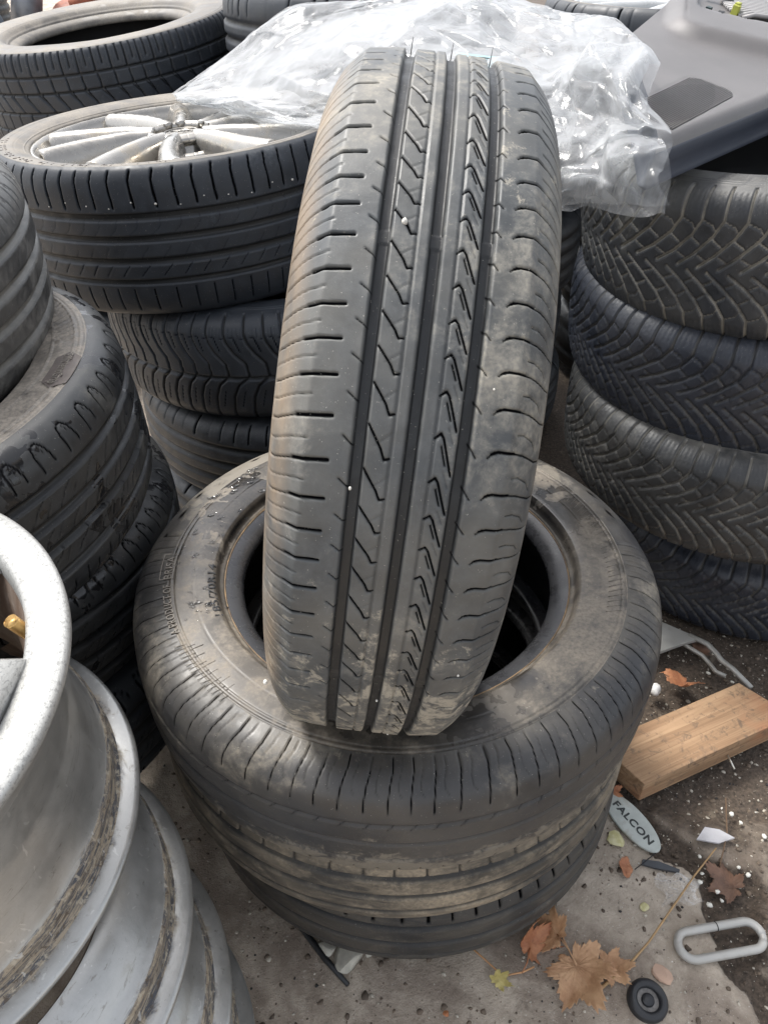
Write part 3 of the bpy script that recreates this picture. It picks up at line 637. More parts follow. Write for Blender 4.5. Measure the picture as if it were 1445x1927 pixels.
def alloy_wheel(label, c, tilt, R, w, rs, matf, n=5, res=.0016, tile='wt', mt='back', ms='backside', spin=0., emblem=True, dense=170, flute=None, seed=40):
    T = Tyre(label, c, tilt, R, w, rs, tile, mt, ms, res=res, dense=dense, name='alloy_wheel', cat='wheel', group='alloy wheels with tyres lying on the piles', rim=True, lowprof=True, ks=.42, lines=((.2,.0008,.02),(.5,-.0006,.01),(.8,.0008,.012)), seed=seed)
    zt = w*.86; ri = rs+.010
    pr = [(ri+.002,zt-.003),(ri-.001,zt+.0015),(ri-.005,zt+.001),(ri-.008,zt-.006),(ri-.012,zt-.012),(ri-.022,zt-.020),(ri-.026,zt-.06),(ri-.03,zt-.14),(ri-.03,-zt)]
    obj('rim', lathe(pr[:7], 160), matf, T.o); obj('inner_barrel', lathe([(ri-.026,zt-.058),(ri-.03,zt-.14),(ri-.03,-zt),(.02,-zt)], 96), M['liner'], T.o)
    me = spoke_sector(n, .048, ri-.014, .004, .10, 80, 44); me.materials.append(matf)
    for k in range(n):
        o = obj('spoke', me, None, T.o); o.location = (0,0,zt-.006); o.rotation_euler = (0,0,spin+2*math.pi*k/n)
        so2 = o.modifiers.new('thickness', 'SOLIDIFY'); so2.thickness = .012; so2.offset = -1
    z0 = zt-.008
    hub = obj('hub', lathe([(.0001,z0+.004),(.030,z0+.004),(.0335,z0+.003),(.036,z0-.001),(.056,z0-.001),(.060,z0-.003),(.062,z0-.03)], 64), matf, T.o)
    if emblem:
        def ell(a, b, cx=0, cy=0, rot=0, nn=40): return [(cx+a*math.cos(q)*math.cos(rot)-b*math.sin(q)*math.sin(rot), cy+a*math.cos(q)*math.sin(rot)+b*math.sin(q)*math.cos(rot), z0+.0052) for q in np.linspace(0, 2*math.pi, nn, endpoint=False)]
        mb = MB().tube(ell(.021,.0145), .0011, 6, closed=True).tube(ell(.006,.0135), .0009, 6, closed=True).tube(ell(.0145,.0052,0,.0078), .0009, 6, closed=True)
        obj('emblem', mb.mesh(), matf, hub); obj('cap_ring', MB().tube(ell(.030,.030), .0012, 6, closed=True).mesh(), matf, hub)
    return T
W = alloy_wheel('silver alloy wheel with twisted spokes and tyre, lying left of the upright tyre', (-.3618,1.5269,.6557), (.0006,-.0637), .33, .1174, .2500, M['alloy'], spin=R_(-102), emblem=True)
mb = MB()
for k in range(36):
    if k % 9 in (3, 8): continue
    a0 = R_(190+k*2.6); h = .006+.006*((k*5) % 3)/2
    mb.tube([W.at(a0, .295, .0003), W.at(a0+R_(.6*((k % 3)-1)), .295+h, .0003)], .0006, 5)
    if k % 3 == 0: mb.tube([W.at(a0, .295+h, .0003), W.at(a0+R_(1.4), .295+h, .0003)], .0006, 5)
tag(obj('sidewall_rib', mb.mesh(), M['badge'], W.up), kind='stuff')
for k in range(14):
    a0 = R_(-118+k*6.4); bit(W.o, (.3285*math.cos(a0), .3285*math.sin(a0), .060+.004*((k*5) % 3)), .0022 if k in (5,11) else .0014, 300+k)
Y = alloy_wheel('white alloy wheel with tyre, far behind the clear plastic bag', (-.03,2.13,.835), (.0,.0), .34, .105, .262, M['white_alloy'], spin=.3, emblem=False, res=.0045, tile='plain', seed=41)
Zw = alloy_wheel('white alloy wheel with tyre at the top edge, between bag and trim panel', (.70,2.12,.815), (.0,.0), .33, .100, .250, M['white_alloy'], spin=.5, emblem=False, res=.0045, tile='plain', seed=42)
for k, zz in enumerate((.09,.27,.45,.62)):
    tyre_simple('tyre under the white wheel between bag and panel, '+('on the ground','second up','third up','fourth up')[k], (.80,2.16,zz), .30, .090, seed=50+k, res=.009, group='tyres under the far wheels')
for k, zz in enumerate((.09,.27,.45,.63)):
    tyre_simple('tyre under the white wheel behind the bag, '+('on the ground','second up','third up','fourth up')[k], (-.06,2.52,zz), .30, .090, seed=55+k, res=.009, group='tyres under the far wheels')

# ------------------------------------------------------------------ stack of bare rims
t = NT('scratched_silver_rim')
f1 = t.noise(22, 6, .7, .4); f2 = t.noise(220, 4, .65); a_d = t.attr('dirt')
c = t.mix(t.ramp(f1, .3, .7), (.40,.40,.385), (.50,.50,.485)); c = t.mix(t.ramp(f1, .60, .72, 0., .35), c, (.27,.25,.20))
mp = t.n('ShaderNodeMapping'); t.set(mp.inputs['Vector'], t.co); mp.inputs['Scale'].default_value = (26,26,170)
c = t.mix(t.ramp(t.noise(1, 7, .75, 1.5, mp.outputs[0]), .58, .66, 0., .5), c, (.17,.15,.12))
g1 = t.noise(1.6, 8, .75, .8, mp.outputs[0]); g2 = t.noise(120, 5, .7, .5)
dc = t.mix(t.ramp(g1, .42, .58), (.36,.305,.23), (.08,.085,.10)); dc = t.mix(t.ramp(g2, .54, .62, 0., .7), dc, (.50,.45,.36)); dc = t.mix(t.ramp(g2, .38, .43, .8, 0.), dc, (.10,.075,.055))
a_d = t.ramp(t.math('ADD', a_d, t.math('MULTIPLY', t.math('SUBTRACT', t.noise(1, 7, .75, .6, mp.outputs[0]), .5), .8)), .32, .52); c = t.mix(a_d, c, dc)
ms = t.n('ShaderNodeMapping'); t.set(ms.inputs['Vector'], t.co); ms.inputs['Scale'].default_value = (30,30,8); ms.inputs['Rotation'].default_value = (.5,.3,.2)
c = t.mix(t.ramp(t.noise(2.2, 3, .4, 2.5, ms.outputs[0]), .70, .715, 0., .5), c, (.66,.66,.64)); c = t.mix(t.ramp(t.noise(75, 7, .8, .3), .62, .70, 0., .55), c, (.15,.14,.12))
M['rim'] = t.done(t.pbr(c, t.math('ADD', t.ramp(f1, .35, .65, .30, .42), t.math('MULTIPLY', a_d, .3)), t.math('SUBTRACT', .68, t.math('MULTIPLY', a_d, .6)), t.bump(f2, .15, .0006, t.bump(g2, .2, .001))))
t = NT('pitted_white_lip'); c = t.mix(t.ramp(t.noise(300, 3, .75), .53, .60, 0., .55), (.42,.42,.405), (.18,.18,.175)); c = t.mix(t.ramp(t.noise(9, 5), .55, .7, 0., .3), c, (.36,.355,.335))
M['lip'] = t.done(t.pbr(c, .36, .25, t.bump(t.noise(420, 3, .7), .5, .0006)))
t = NT('rusty_inner_barrel'); c = t.mix(t.ramp(t.noise(16, 6, .7, .5), .4, .6), (.13,.085,.06), (.22,.18,.15)); M['innerrust'] = t.done(t.pbr(c, .6, .1, t.bump(t.noise(60, 5), .3, .002)))
M['brass'] = metal('brass', (.62,.40,.16), .32, .95)
def rim_thing(label, c, tilt, zf, top, lipw=.030, flat=True):
    """axis z; z=0 is the top flange plane, zf (<0) the lower flange plane"""
    o = thing('wheel_rim', label, 'wheel rim', c, rotM(*tilt), 'bare alloy rims stacked at the left')
    rt = top
    ru = top if flat else top-.016
    up = [(ru-.002,-.012),(ru,-.008),(ru,-.003),(ru-.003,0.),(ru-lipw,-.001),(ru-lipw-.003,-.004),(rt-lipw-.006 if flat else ru-lipw-.006,-.022)]
    if flat: obj('lip', lathe(up[::-1], 256), M['lip'], o)
    out = [(ru-.002,-.012),(ru-.010,-.015),(rt-.017,-.022),(rt-.019,-.045),(rt-.024,-.052),(rt-.031,-.066),(rt-.0325,zf*.46),(rt-.0325,zf*.50),(rt-.0305,zf*.515),(rt-.0285,zf*.68),(rt-.028,zf*.70),(rt-.024,zf+.052),(rt-.020,zf+.046)]
    if not flat: out = [(rt-.066,-.002),(rt-.046,-.006),(rt-.033,zf*.35),(rt-.026,zf+.050),(rt-.020,zf+.046)]
    bead = [(rt-.020,zf+.046),(rt-.0175,zf+.042),(rt-.0175,zf+.038),(rt-.020,zf+.034),(rt-.0195,zf+.016),(rt-.016,zf+.011)]
    fl = [(rt-.016,zf+.011),(rt-.004,zf+.009),(rt,zf+.007),(rt+.0005,zf+.003),(rt-.0015,zf),(rt-.014,zf-.0005),(rt-.020,zf+.006),(rt-.026,zf+.05),(rt-.048,zf*.6)]+([(rt-.050,-.06),(rt-lipw-.012,-.034),(rt-lipw-.006,-.022)] if flat else [(rt-.068,-.004)])
    def dm(pr, dv, nm, par=None, ends=None):
        me = lathe(pr[::-1], 256); at = me.attributes.new('dirt', 'FLOAT', 'POINT'); vals = np.full(len(pr), dv)
        if ends:
            for k_, v_ in ends.items(): vals[k_] = v_
        at.data.foreach_set('value', np.tile(vals[::-1], 256).astype(np.float32)); return obj(nm, me, M['rim'], par or o)
    dm(out, .02, 'barrel', None, {-1: .42, -2: .18, -3: .08}); dm(bead, .95, 'bead_seat', None, {0: .6, -1: .62}); dm(fl[:6], .10, 'flange', None, {0: .40, 1: .18}); f = lathe(fl[5:][::-1], 192); obj('inner_barrel', f, M['innerrust'], o)
    return o
RM1 = rim_thing('uppermost bare rim at the left, with wide pitted white lip and brass valve', (-.4527,.3505,.6252), (.1115,-.0143), -.2326, .221)
RM2 = rim_thing('second bare rim from the top, silver barrel with a dirty white flange', (-.4015,.3158,.3820), (.0061,.0225), -.083, .221, .018, False)
RM3 = rim_thing('third bare rim from the top, its flange caked with dark dirt', (-.3733,.2856,.2790), (.0103,.002), -.0868, .221, .018, False)
RM4 = rim_thing('lowest bare rim, touching the ground at the bottom edge of the picture', (-.3577,.2719,.1720), (0,.0006), -.092, .221, .018, False)
# inside of the top rim: spoke pieces, grey barrel shelf, brass valve
RI = rotM(.1115,-.0143)
n_sp = 5
for k in range(n_sp):
    an = R_(-6+72*k); mb = MB(); V = []; F = []
    for i, (r, hwid, z) in enumerate(((.186,.040,-.022),(.150,.034,-.020),(.100,.028,-.024),(.050,.030,-.030))):
        for sx, dz in ((-1,-.012),(-.8,0),(0,.003),(.8,0),(1,-.012)):
            x, y = r, sx*hwid; V.append((x*math.cos(an)-y*math.sin(an), x*math.sin(an)+y*math.cos(an), z+dz))
    for i in range(3):
        for j in range(4): F.append((i*5+j, i*5+j+1, (i+1)*5+j+1, (i+1)*5+j))
    o = obj('spoke', mb.add(V, F).mesh(), M['lip'], RM1); sm = o.modifiers.new('thickness', 'SOLIDIFY'); sm.thickness = .03; sm.offset = 1
obj('hub', lathe([(.0001,-.028),(.03,-.028),(.06,-.03),(.062,-.075)], 48), M['lip'], RM1)
VAN = R_(22); vl = Vector((.181*math.cos(VAN), .181*math.sin(VAN), -.006))
rad = Vector((vl.x, vl.y, 0)).normalized(); ax_ = (Vector((0,0,1))*.93-rad*.34).normalized()
va = obj('valve_stem', MB().tube([vl-ax_*.034+rad*.004, vl-ax_*.010], [.0052,.0048], 16).mesh(), M['liner'], RM1)
pts = []; rad_ = []
for i in range(22): pts.append(vl-ax_*.014+ax_*.021*i/21); rad_.append(.0053+(.0004 if i % 2 else 0))
pts += [vl+ax_*.005, vl+ax_*.001]; rad_ += [.0040,.0038]
obj('brass_valve', MB().tube(pts, rad_, 20).mesh(), M['brass'], va)

# ------------------------------------------------------------------ car trim panel
PA = Vector((.3196,.97,.8543)); PX = Vector((.7302,.681,.0553)); PN = Vector((.1136,-.2008,.973)).normalized(); PX = (PX-PN*PX.dot(PN)).normalized(); PY = PN.cross(PX)
PM = Matrix((PX, PY, PN)).transposed()
t = NT('grey_trim_plastic'); gn = t.noise(1400, 2, .6)
c = t.mix(t.ramp(t.noise(6, 5), .3, .7), (.105,.099,.098), (.13,.122,.12)); c = t.mix(t.ramp(t.noise(40, 6, .7), .6, .75, 0., .25), c, (.19,.18,.165))
M['trim'] = t.done(t.pbr(c, .46, 0, t.bump(gn, .35, .0004)))
t = NT('shaded_trim_plastic'); c = t.mix(t.ramp(t.noise(8, 5), .3, .7), (.030,.036,.052), (.045,.052,.070)); M['trimdark'] = t.done(t.pbr(c, .5, 0, t.bump(gn if False else t.noise(1400, 2, .6), .35, .0004)))  # shade of the panel's front painted in as a darker navy tone
M['slot'] = simple('dark_slot', (.012,.014,.016), .6)
M['clipy'] = simple('yellow_plastic_clip', (.34,.36,.06), .45)
M['strapg'] = simple('dark_green_strap', (.03,.05,.05), .6)
panel = thing('car_trim_panel', 'grey plastic car interior trim panel with ribbed speaker grille, leaning on the right stack', 'car part', PA, PM)
lx = [0,.085,.269,.524,.85]; ly = [0,.069,.237,.318,.42]
us = np.linspace(0, 1, 200); vsn = np.linspace(0, 1, 110)
U, Vv = np.meshgrid(us, vsn, indexing='ij')
YY = Vv*.42; XL = np.interp(YY, ly, lx); XX = XL+U*(1.15-XL)
def sdbox(x, y, cx, cy, hx, hy, r, a):
    ca, sa = math.cos(a), math.sin(a); dx = (x-cx)*ca+(y-cy)*sa; dy = -(x-cx)*sa+(y-cy)*ca
    qx = np.abs(dx)-hx+r; qy = np.abs(dy)-hy+r
    return np.hypot(np.maximum(qx, 0), np.maximum(qy, 0))+np.minimum(np.maximum(qx, qy), 0)-r
# raised console: its edge runs through (.44,.27) (.405,.225) (.41,.195) (.462,.108)
aR = math.atan2(.108-.195, .462-.41); cR = Vector((.41,.195))+Vector((math.cos(aR), math.sin(aR)))*.19+Vector((-math.sin(aR), math.cos(aR)))*.175
sdr = sdbox(XX, YY, cR.x, cR.y, .225, .20, .035, aR)
ss_ = lambda e0, e1, x: (lambda q: q*q*(3-2*q))(np.clip((x-e0)/(e1-e0), 0, 1))
ZZ = .016*(1-ss(-.004,.030,sdr))-.0012*np.exp(-((sdr+.004)/.0013)**2)
cr2 = cR+Vector((math.cos(aR), math.sin(aR)))*.02+Vector((-math.sin(aR), math.cos(aR)))*.09
sd2 = sdbox(XX, YY, cr2.x, cr2.y, .225, .20, .03, aR); ZZ -= .014*(1-ss(-.006,.0,sd2))
gr_c = (.135,.052)
sdg = sdbox(XX, YY, .135, .058, .105, .036, .02, .10)
ZZ -= .0010*(1-ss(-.002,.001,sdg)); ZZ += .004*np.exp(-((YY-.0)/.010)**2)*0
ZZ -= .012*np.clip(1-YY/.014, 0, 1)**2     # rounded front edge
obj('top_surface', mesh_np(np.stack([XX, YY, ZZ], -1).reshape(-1, 3), grid_q(200, 110)), M['trim'], panel)
# front and left skirts
sk = []; e = [(x, 0.) for x in np.linspace(1.15, 0, 60)]+[(np.interp(y, ly, lx), y) for y in np.linspace(.002, .42, 60)]
V = []; 
for x, y in e:
    nrm = (0,-1) if y == 0 else (-.66,.75)
    dz = -.012 if y < .002 else -.012*max(0, 1-y/.014)**2
    for q, (o_, zz) in enumerate(((0,dz),(.002,-.014),(.0025,-.03),(.0025,-.050),(.006,-.0525),(.004,-.055),(0,-.054))):
        V.append((x+nrm[0]*o_, y+nrm[1]*o_, zz))
obj('side_skirt', mesh_np(V, grid_q(len(e), 7)), M['trimdark'], panel)
obj('grille_hole_shade', MB().prism([(.135+.102*math.cos(q)*(abs(math.cos(q))+abs(math.sin(q)))**-.5*1.0, .058+.033*math.sin(q)+.0102*math.cos(q)) for q in np.linspace(0, 2*math.pi, 40, endpoint=False)], -.0012, -.0006).mesh(), M['slot'], panel, smooth=False)  # dark sheet added under the slats, standing in for the shade in the holes
# grille: thin slats clipped to the rounded outline
mb = MB()
for k in range(28):
    yy = .018+k*.0030; xs = np.linspace(.0, .27, 140)
    ins = [x for x in xs if sdbox(np.array(x), np.array(yy+(x-.135)*.10), .135, .058, .1035, .0345, .02, .10) < 0]
    if len(ins) > 3:
        x0, x1 = ins[0], ins[-1]; mb.tube([(x0, yy+(x0-.135)*.10, .0002), ((x0+x1)/2, yy+((x0+x1)/2-.135)*.10, .0004), (x1, yy+(x1-.135)*.10, .0002)], .00085, 5)
tag(obj('speaker_grille', mb.mesh(), M['trim'], panel), kind='stuff')
def flatpoly(pts, z, mat, name, h=.0006): return obj(name, MB().prism(pts, z-h, z).mesh(), mat, panel, smooth=False)
zr = .0022
flatpoly([(.495,.268),(.512,.262),(.520,.250),(.512,.248),(.498,.256)], zr+.0006, M['slot'], 'mounting_slot')
flatpoly([(.523,.236),(.536,.240),(.541,.232),(.529,.228)], zr+.0006, M['slot'], 'mounting_slot')
flatpoly([(.540,.207),(.563,.196),(.560,.186),(.538,.198)], zr+.0006, M['slot'], 'mounting_slot')
obj('peg', MB().box((.497,.240,.006), (.008,.008,.012)).mesh(), M['strapg'], panel, smooth=False)
cl = obj('clip', MB().box((.540,.215,.009), (.007,.012,.016)).box((.545,.217,.0165), (.010,.008,.006)).mesh(), M['clipy'], panel, smooth=False); bevel(cl, .0012)
obj('strap', MB().tube([(.560,.285,.010),(.575,.262,.014),(.583,.245,.010),(.597,.225,.006)], .006, 8, flat=.3).mesh(), M['strapg'], panel)
mb = MB()
dv, pv = Vector((.75,-.66)), Vector((.66,.75))
for k in range(15):
    q = -.050+k*.0078; c0 = Vector((.605,.205))+pv*q; hw_ = .060*math.sqrt(max(.3, 1-(q/.08)**2))
    a0, a1, a2, a3 = c0-dv*hw_, c0-dv*hw_*.6, c0+dv*hw_*.6, c0+dv*hw_
    mb.tube([(a0.x,a0.y,.004),(a1.x,a1.y,.010),(a2.x,a2.y,.010),(a3.x,a3.y,.004)], .0034, 6)
t = NT('pale_vent_plastic'); M['vent'] = t.done(t.pbr((.28,.27,.265), .4))
tag(obj('ribbed_vent', mb.mesh(), M['vent'], panel), kind='stuff')

# ------------------------------------------------------------------ clear plastic bag: a small cloth relaxation from a draped start
ctrl = np.array([
 [(-.43,1.77,.775),(-.30,1.79,.85),(-.185,1.79,.922),(-.06,1.78,.932),(.06,1.76,.938),(.16,1.72,.945),(.26,1.64,.945),(.325,1.50,.905)],
 [(-.42,1.75,.775),(-.30,1.72,.82),(-.18,1.70,.87),(-.06,1.70,.905),(.06,1.66,.925),(.16,1.60,.93),(.27,1.50,.915),(.345,1.38,.895)],
 [(-.41,1.72,.775),(-.29,1.64,.79),(-.17,1.58,.83),(-.05,1.54,.875),(.06,1.50,.90),(.17,1.44,.91),(.28,1.34,.90),(.345,1.24,.885)],
 [(-.40,1.69,.775),(-.27,1.57,.785),(-.14,1.48,.80),(-.02,1.42,.84),(.08,1.36,.87),(.18,1.28,.88),(.27,1.18,.88),(.335,1.09,.872)],
 [(-.38,1.67,.776),(-.25,1.53,.782),(-.115,1.42,.79),(.0,1.33,.80),(.09,1.25,.82),(.18,1.16,.82),(.27,1.06,.83),(.335,.985,.845)],
 [(-.36,1.65,.778),(-.235,1.50,.780),(-.085,1.35,.785),(.02,1.26,.775),(.10,1.17,.76),(.185,1.10,.745),(.265,1.01,.765),(.335,.915,.795)]])
def bic(ctrl, nu, nv):
    def res(P, n):
        k = P.shape[0]; ext = np.concatenate([2*P[:1]-P[1:2], P, 2*P[-1:]-P[-2:-1]]); u = np.linspace(0, k-1-1e-9, n); i = u.astype(int); f = (u-i).reshape(-1, *([1]*(P.ndim-1)))
        p0, p1, p2, p3 = ext[i], ext[i+1], ext[i+2], ext[i+3]
        return .5*((2*p1)+(-p0+p2)*f+(2*p0-5*p1+4*p2-p3)*f*f+(-p0+3*p1-3*p2+p3)*f**3)
    return res(np.swapaxes(res(ctrl, nv), 0, 1), nu)        # [nu, nv, 3]
from mathutils.geometry import delaunay_2d_cdt
def tin(n, sx, sy, amp, rs, nu, nv, stretch=1., ang=0.):
    """heights on a grid from a random triangulated facet net: flat facets, sharp folds"""
    ca, sa = math.cos(ang), math.sin(ang)
    P = rs.uniform(-.75, .75, (n*2, 2)); T = np.stack([P[:, 0]*stretch, P[:, 1]/stretch], 1); T = np.stack([T[:, 0]*ca-T[:, 1]*sa, T[:, 0]*sa+T[:, 1]*ca], 1)*np.array([sx, sy])+np.array([sx, sy])/2
    T = np.vstack([T, [[-2,-2],[3,-2],[-2,3],[3,3]]]); h = rs.uniform(-1, 1, len(T))*amp
    vs_, _, fs, _, _, _ = delaunay_2d_cdt([Vector(p) for p in T], [], [], 0, 1e-7)
    H = np.zeros((nu, nv)); V = np.array([v[:] for v in vs_]); gu = np.linspace(0, sx, nu); gv = np.linspace(0, sy, nv)
    for f in fs:
        a, b, c = V[f[0]], V[f[1]], V[f[2]]
        i0, i1 = np.searchsorted(gu, [min(a[0],b[0],c[0]), max(a[0],b[0],c[0])]); j0, j1 = np.searchsorted(gv, [min(a[1],b[1],c[1]), max(a[1],b[1],c[1])])
        if i1 <= i0 or j1 <= j0: continue
        X, Y = np.meshgrid(gu[i0:i1], gv[j0:j1], indexing='ij'); d = (b[1]-c[1])*(a[0]-c[0])+(c[0]-b[0])*(a[1]-c[1])
        if abs(d) < 1e-12: continue
        l0 = ((b[1]-c[1])*(X-c[0])+(c[0]-b[0])*(Y-c[1]))/d; l1 = ((c[1]-a[1])*(X-c[0])+(a[0]-c[0])*(Y-c[1]))/d; l2 = 1-l0-l1
        m = (l0 >= -1e-6) & (l1 >= -1e-6) & (l2 >= -1e-6); H[i0:i1, j0:j1][m] = (l0*h[f[0]]+l1*h[f[1]]+l2*h[f[2]])[m]
    return H
def make_bag_layer(seed, off):
    nu, nv = 340, 215
    rs = np.random.default_rng(seed)
    P0 = bic(ctrl, nu, nv); N = np.cross(np.gradient(P0, axis=0), np.gradient(P0, axis=1)); N /= np.linalg.norm(N, axis=2, keepdims=True); N *= np.sign(N[..., 2:3])
    u, v = np.meshgrid(np.linspace(0, 1, nu), np.linspace(0, 1, nv), indexing='ij')
    rough = np.clip(.45+.9*ss(.25, .8, u)+.5*ss(.35, .8, v), .3, 1.5)      # the upper left stays stretched flat
    ends = np.clip(np.minimum.reduce([u*9, v*9, (1-v)*9, np.ones_like(u)]), .25, 1)
    H = tin(34, .95, .6, .022, rs, nu, nv, 1.5, .5)*rough*ends+tin(120, .95, .6, .0085, rs, nu, nv, 1.6, -.4)*rough+tin(520, .95, .6, .0042, rs, nu, nv, 1.8, .9)*rough+tin(2000, .95, .6, .0016, rs, nu, nv, 1.5, .2)*rough
    H += off*(np.sin(np.pi*u)**.5*np.sin(np.pi*v)**.5)
    for cu, cv, ru, rv, h in ((.97,.10,.06,.10,.03),(.96,.34,.07,.13,.035),(.97,.60,.06,.13,.03),(.95,.86,.08,.12,.03),(.80,.93,.08,.10,.02),(.86,.50,.05,.2,.015)):
        H += h*np.exp(-((u-cu)/ru)**2-((v-cv)/rv)**2)
    X = P0+N*H[..., None]
    # radiating tension folds from the upper left corner, and a wavering outline
    X[..., 0] += .012*np.sin(v*19+1+seed)*ss(.9, 1., u)+tin(160, .95, .6, .006, rs, nu, nv)
    X[..., 1] += tin(200, .95, .6, .010, rs, nu, nv)*rough
    ex_ = tin(60, .95, .6, .012, rs, nu, nv); X[..., 2] += ex_*ss(.85, 1, v)*ss(.1, .3, u)
    # the film rounds over a little at each fold
    for _ in range(1): X[1:-1, 1:-1] = X[1:-1, 1:-1]*.5+(X[2:, 1:-1]+X[:-2, 1:-1]+X[1:-1, 2:]+X[1:-1, :-2])*.125
    return X
t = NT('clear_plastic_film')
lw = t.n('ShaderNodeLayerWeight', Blend=.32).outputs['Facing']
tr = t.n('ShaderNodeBsdfTransparent'); tr.inputs[0].default_value = (.97,.98,.985,1)
nb = t.bump(t.noise(60, 4, .6, 1.5), .25, .0015)
pb = t.pbr((.60,.61,.62), .10, 0, nb, .9)
tl = t.n('ShaderNodeBsdfTranslucent'); tl.inputs[0].default_value = (.45,.46,.47,1); t.set(tl.inputs['Normal'], nb)
mx1 = t.n('ShaderNodeMixShader'); mx1.inputs[0].default_value = .35; t.t.links.new(pb, mx1.inputs[1]); t.t.links.new(tl.outputs[0], mx1.inputs[2])
fac = t.math('MINIMUM', t.math('ADD', t.ramp(lw, .0, .95, .12, .85), t.ramp(t.noise(9, 4, .6, .8), .45, .62, 0., .12)), 1.)
mx2 = t.n('ShaderNodeMixShader'); t.set(mx2.inputs[0], fac); t.t.links.new(tr.outputs[0], mx2.inputs[1]); t.t.links.new(mx1.outputs[0], mx2.inputs[2])
M['film'] = t.done(mx2.outputs[0])
bag = thing('plastic_bag', 'large crumpled clear plastic bag draped behind the upright tyre over the alloy wheel', 'plastic bag', (0,1.45,.8))
for nm, sd_, off in (('bag_front_layer', 5, .020), ('bag_back_layer', 9, .002)):
    X = make_bag_layer(sd_, off); nu, nv = X.shape[:2]
    o = obj(nm, mesh_np(X.reshape(-1, 3)-np.array([0,1.45,.8]), grid_q(nu, nv)), M['film'], bag)
# label seen through the film
lb = thing('paper_label', 'pale blue printed label lying under the plastic bag behind the upright tyre', 'label', (.135,1.30,.894), rotM(.6,.1))
obj('sheet', MB().box((0,0,0), (.060,.026,.0006)).mesh(), simple('pale_blue_paper', (.42,.58,.60), .5), lb, smooth=False)
for k in range(4): obj('print_line', MB().box((.014,.008-k*.004,.0006), (.020,.0014,.0003)).mesh(), M['slot'], lb, smooth=False)

# ------------------------------------------------------------------ scrap behind the top left tyre
M['rust'] = simple('rusty_iron', (.27,.095,.055), .75, .1, .35, 18, .5, dirt=(.10,.04,.03), dirtamt=.4)
M['pipe'] = simple('grey_metal_pipe', (.22,.23,.25), .4, .5)
M['hose'] = simple('grey_rubber_hose', (.10,.12,.14), .5)
for k, zz in enumerate((.09,.27,.45,.63)):
    tyre_simple('tyre of the pile carrying the rusty scrap, '+('on the ground','second up','third up','fourth up')[k], (-1.05,2.95,zz), .31, .090, seed=60+k, res=.009, group='tyres under the rusty scrap')
for zz, lb in ((.16,'lower'),(.36,'middle'),(.56,'second'),(.745,'top')):
    tyre_simple('distant tyre at the extreme top left corner, '+lb+' of its stack', (-1.80,3.55,zz), .33, .10, seed=90, res=.006, group='tyres in the extreme top left corner')
dr = thing('brake_drum', 'rusty brown cast part lying beyond the top left tyre', 'car part', (-.88,2.86,.77), rotM(.25,.2))
obj('drum', lathe([(.0001,.02),(.05,.02),(.055,.06),(.09,.065),(.10,.05),(.15,.045),(.16,.03),(.16,-.04),(.14,-.05)], 64), M['rust'], dr)
obj('arm', MB().tube([(-.1,0,.05),(-.02,.03,.09),(.08,.02,.095),(.2,-.02,.07)], [.02,.024,.022,.018], 10).mesh(), M['rust'], dr)
obj('bracket', MB().tube([(-.12,-.05,.09),(-.15,-.03,.11),(-.14,0,.13)], .008, 8).mesh(), M['pipe'], dr)
pp = thing('metal_pipe', 'short grey metal pipe beside the rusty part at the top left corner', 'pipe', (-1.10,2.80,.80), rotM(-.5,.1))
obj('tube', lathe([(.034,-.04),(.045,-.04),(.045,.16),(.043,.165),(.040,.16),(.040,0)], 40), M['pipe'], pp)
tag(obj('rubber_hose', MB().tube([(-1.30,2.9,.80),(-1.25,2.80,.87),(-1.19,2.74,.865),(-1.15,2.70,.81),(-1.14,2.70,.74)], .022, 12).mesh(), M['hose']), 'bent grey rubber hose at the top left corner', 'hose')

# ------------------------------------------------------------------ things on the ground
t = NT('sawn_pine_wood')
mp = t.n('ShaderNodeMapping'); t.set(mp.inputs['Vector'], t.co); mp.inputs['Scale'].default_value = (3, 70, 70)
g = t.noise(1, 5, .6, 1.2, mp.outputs[0]); c = t.mix(t.ramp(g, .3, .7), (.24,.14,.075), (.44,.285,.165))
c = t.mix(t.ramp(t.noise(14, 5, .7, .5), .55, .70, 0., .6), c, (.16,.105,.07)); c = t.mix(t.ramp(t.noise(6, 3), .52, .66, 0., .5), c, (.40,.16,.075)); c = t.mix(t.ramp(t.noise(60, 7, .75, .6), .52, .66, 0., .75), c, (.12,.085,.06))
M['wood'] = t.done(t.pbr(c, .75, 0, t.bump(g, .4, .001)))
p0, p1, p2 = Vector((.386,.655,.045)), Vector((.61,.757,.045)), Vector((.36,.699,.045))
dx = (p1-p0).normalized(); dy = Vector((-dx.y, dx.x, 0)); ang = math.atan2(dx.y, dx.x)
wb = thing('wooden_block', 'short sawn timber block lying on the ground right of the front stack', 'timber', p0, Matrix.Rotation(ang, 3, 'Z'))
Lw, Ww, Hw = .30, .088, .044
o = obj('timber', MB().prism([(0,-.002),(Lw-.02,0),(Lw,Ww),(-.022+.0,Ww*.52)], -Hw, 0).mesh() if False else MB().prism([(0,0),(Lw,.0),(Lw-.03,Ww),(.02,Ww),(-.010,Ww*.55)], -Hw, 0).mesh(), M['wood'], wb, smooth=False); bevel(o, .0015)
# ground nail
M['steel'] = metal('bright_steel', (.62,.62,.60), .35, .8); M['nailc'] = metal('nail_steel', (.65,.62,.55), .35, .8)
obj('nail', MB().tube([(.17,-.001,-.028),(.166,-.022,-.034)], .0016, 8).mesh(), M['nailc'], wb)
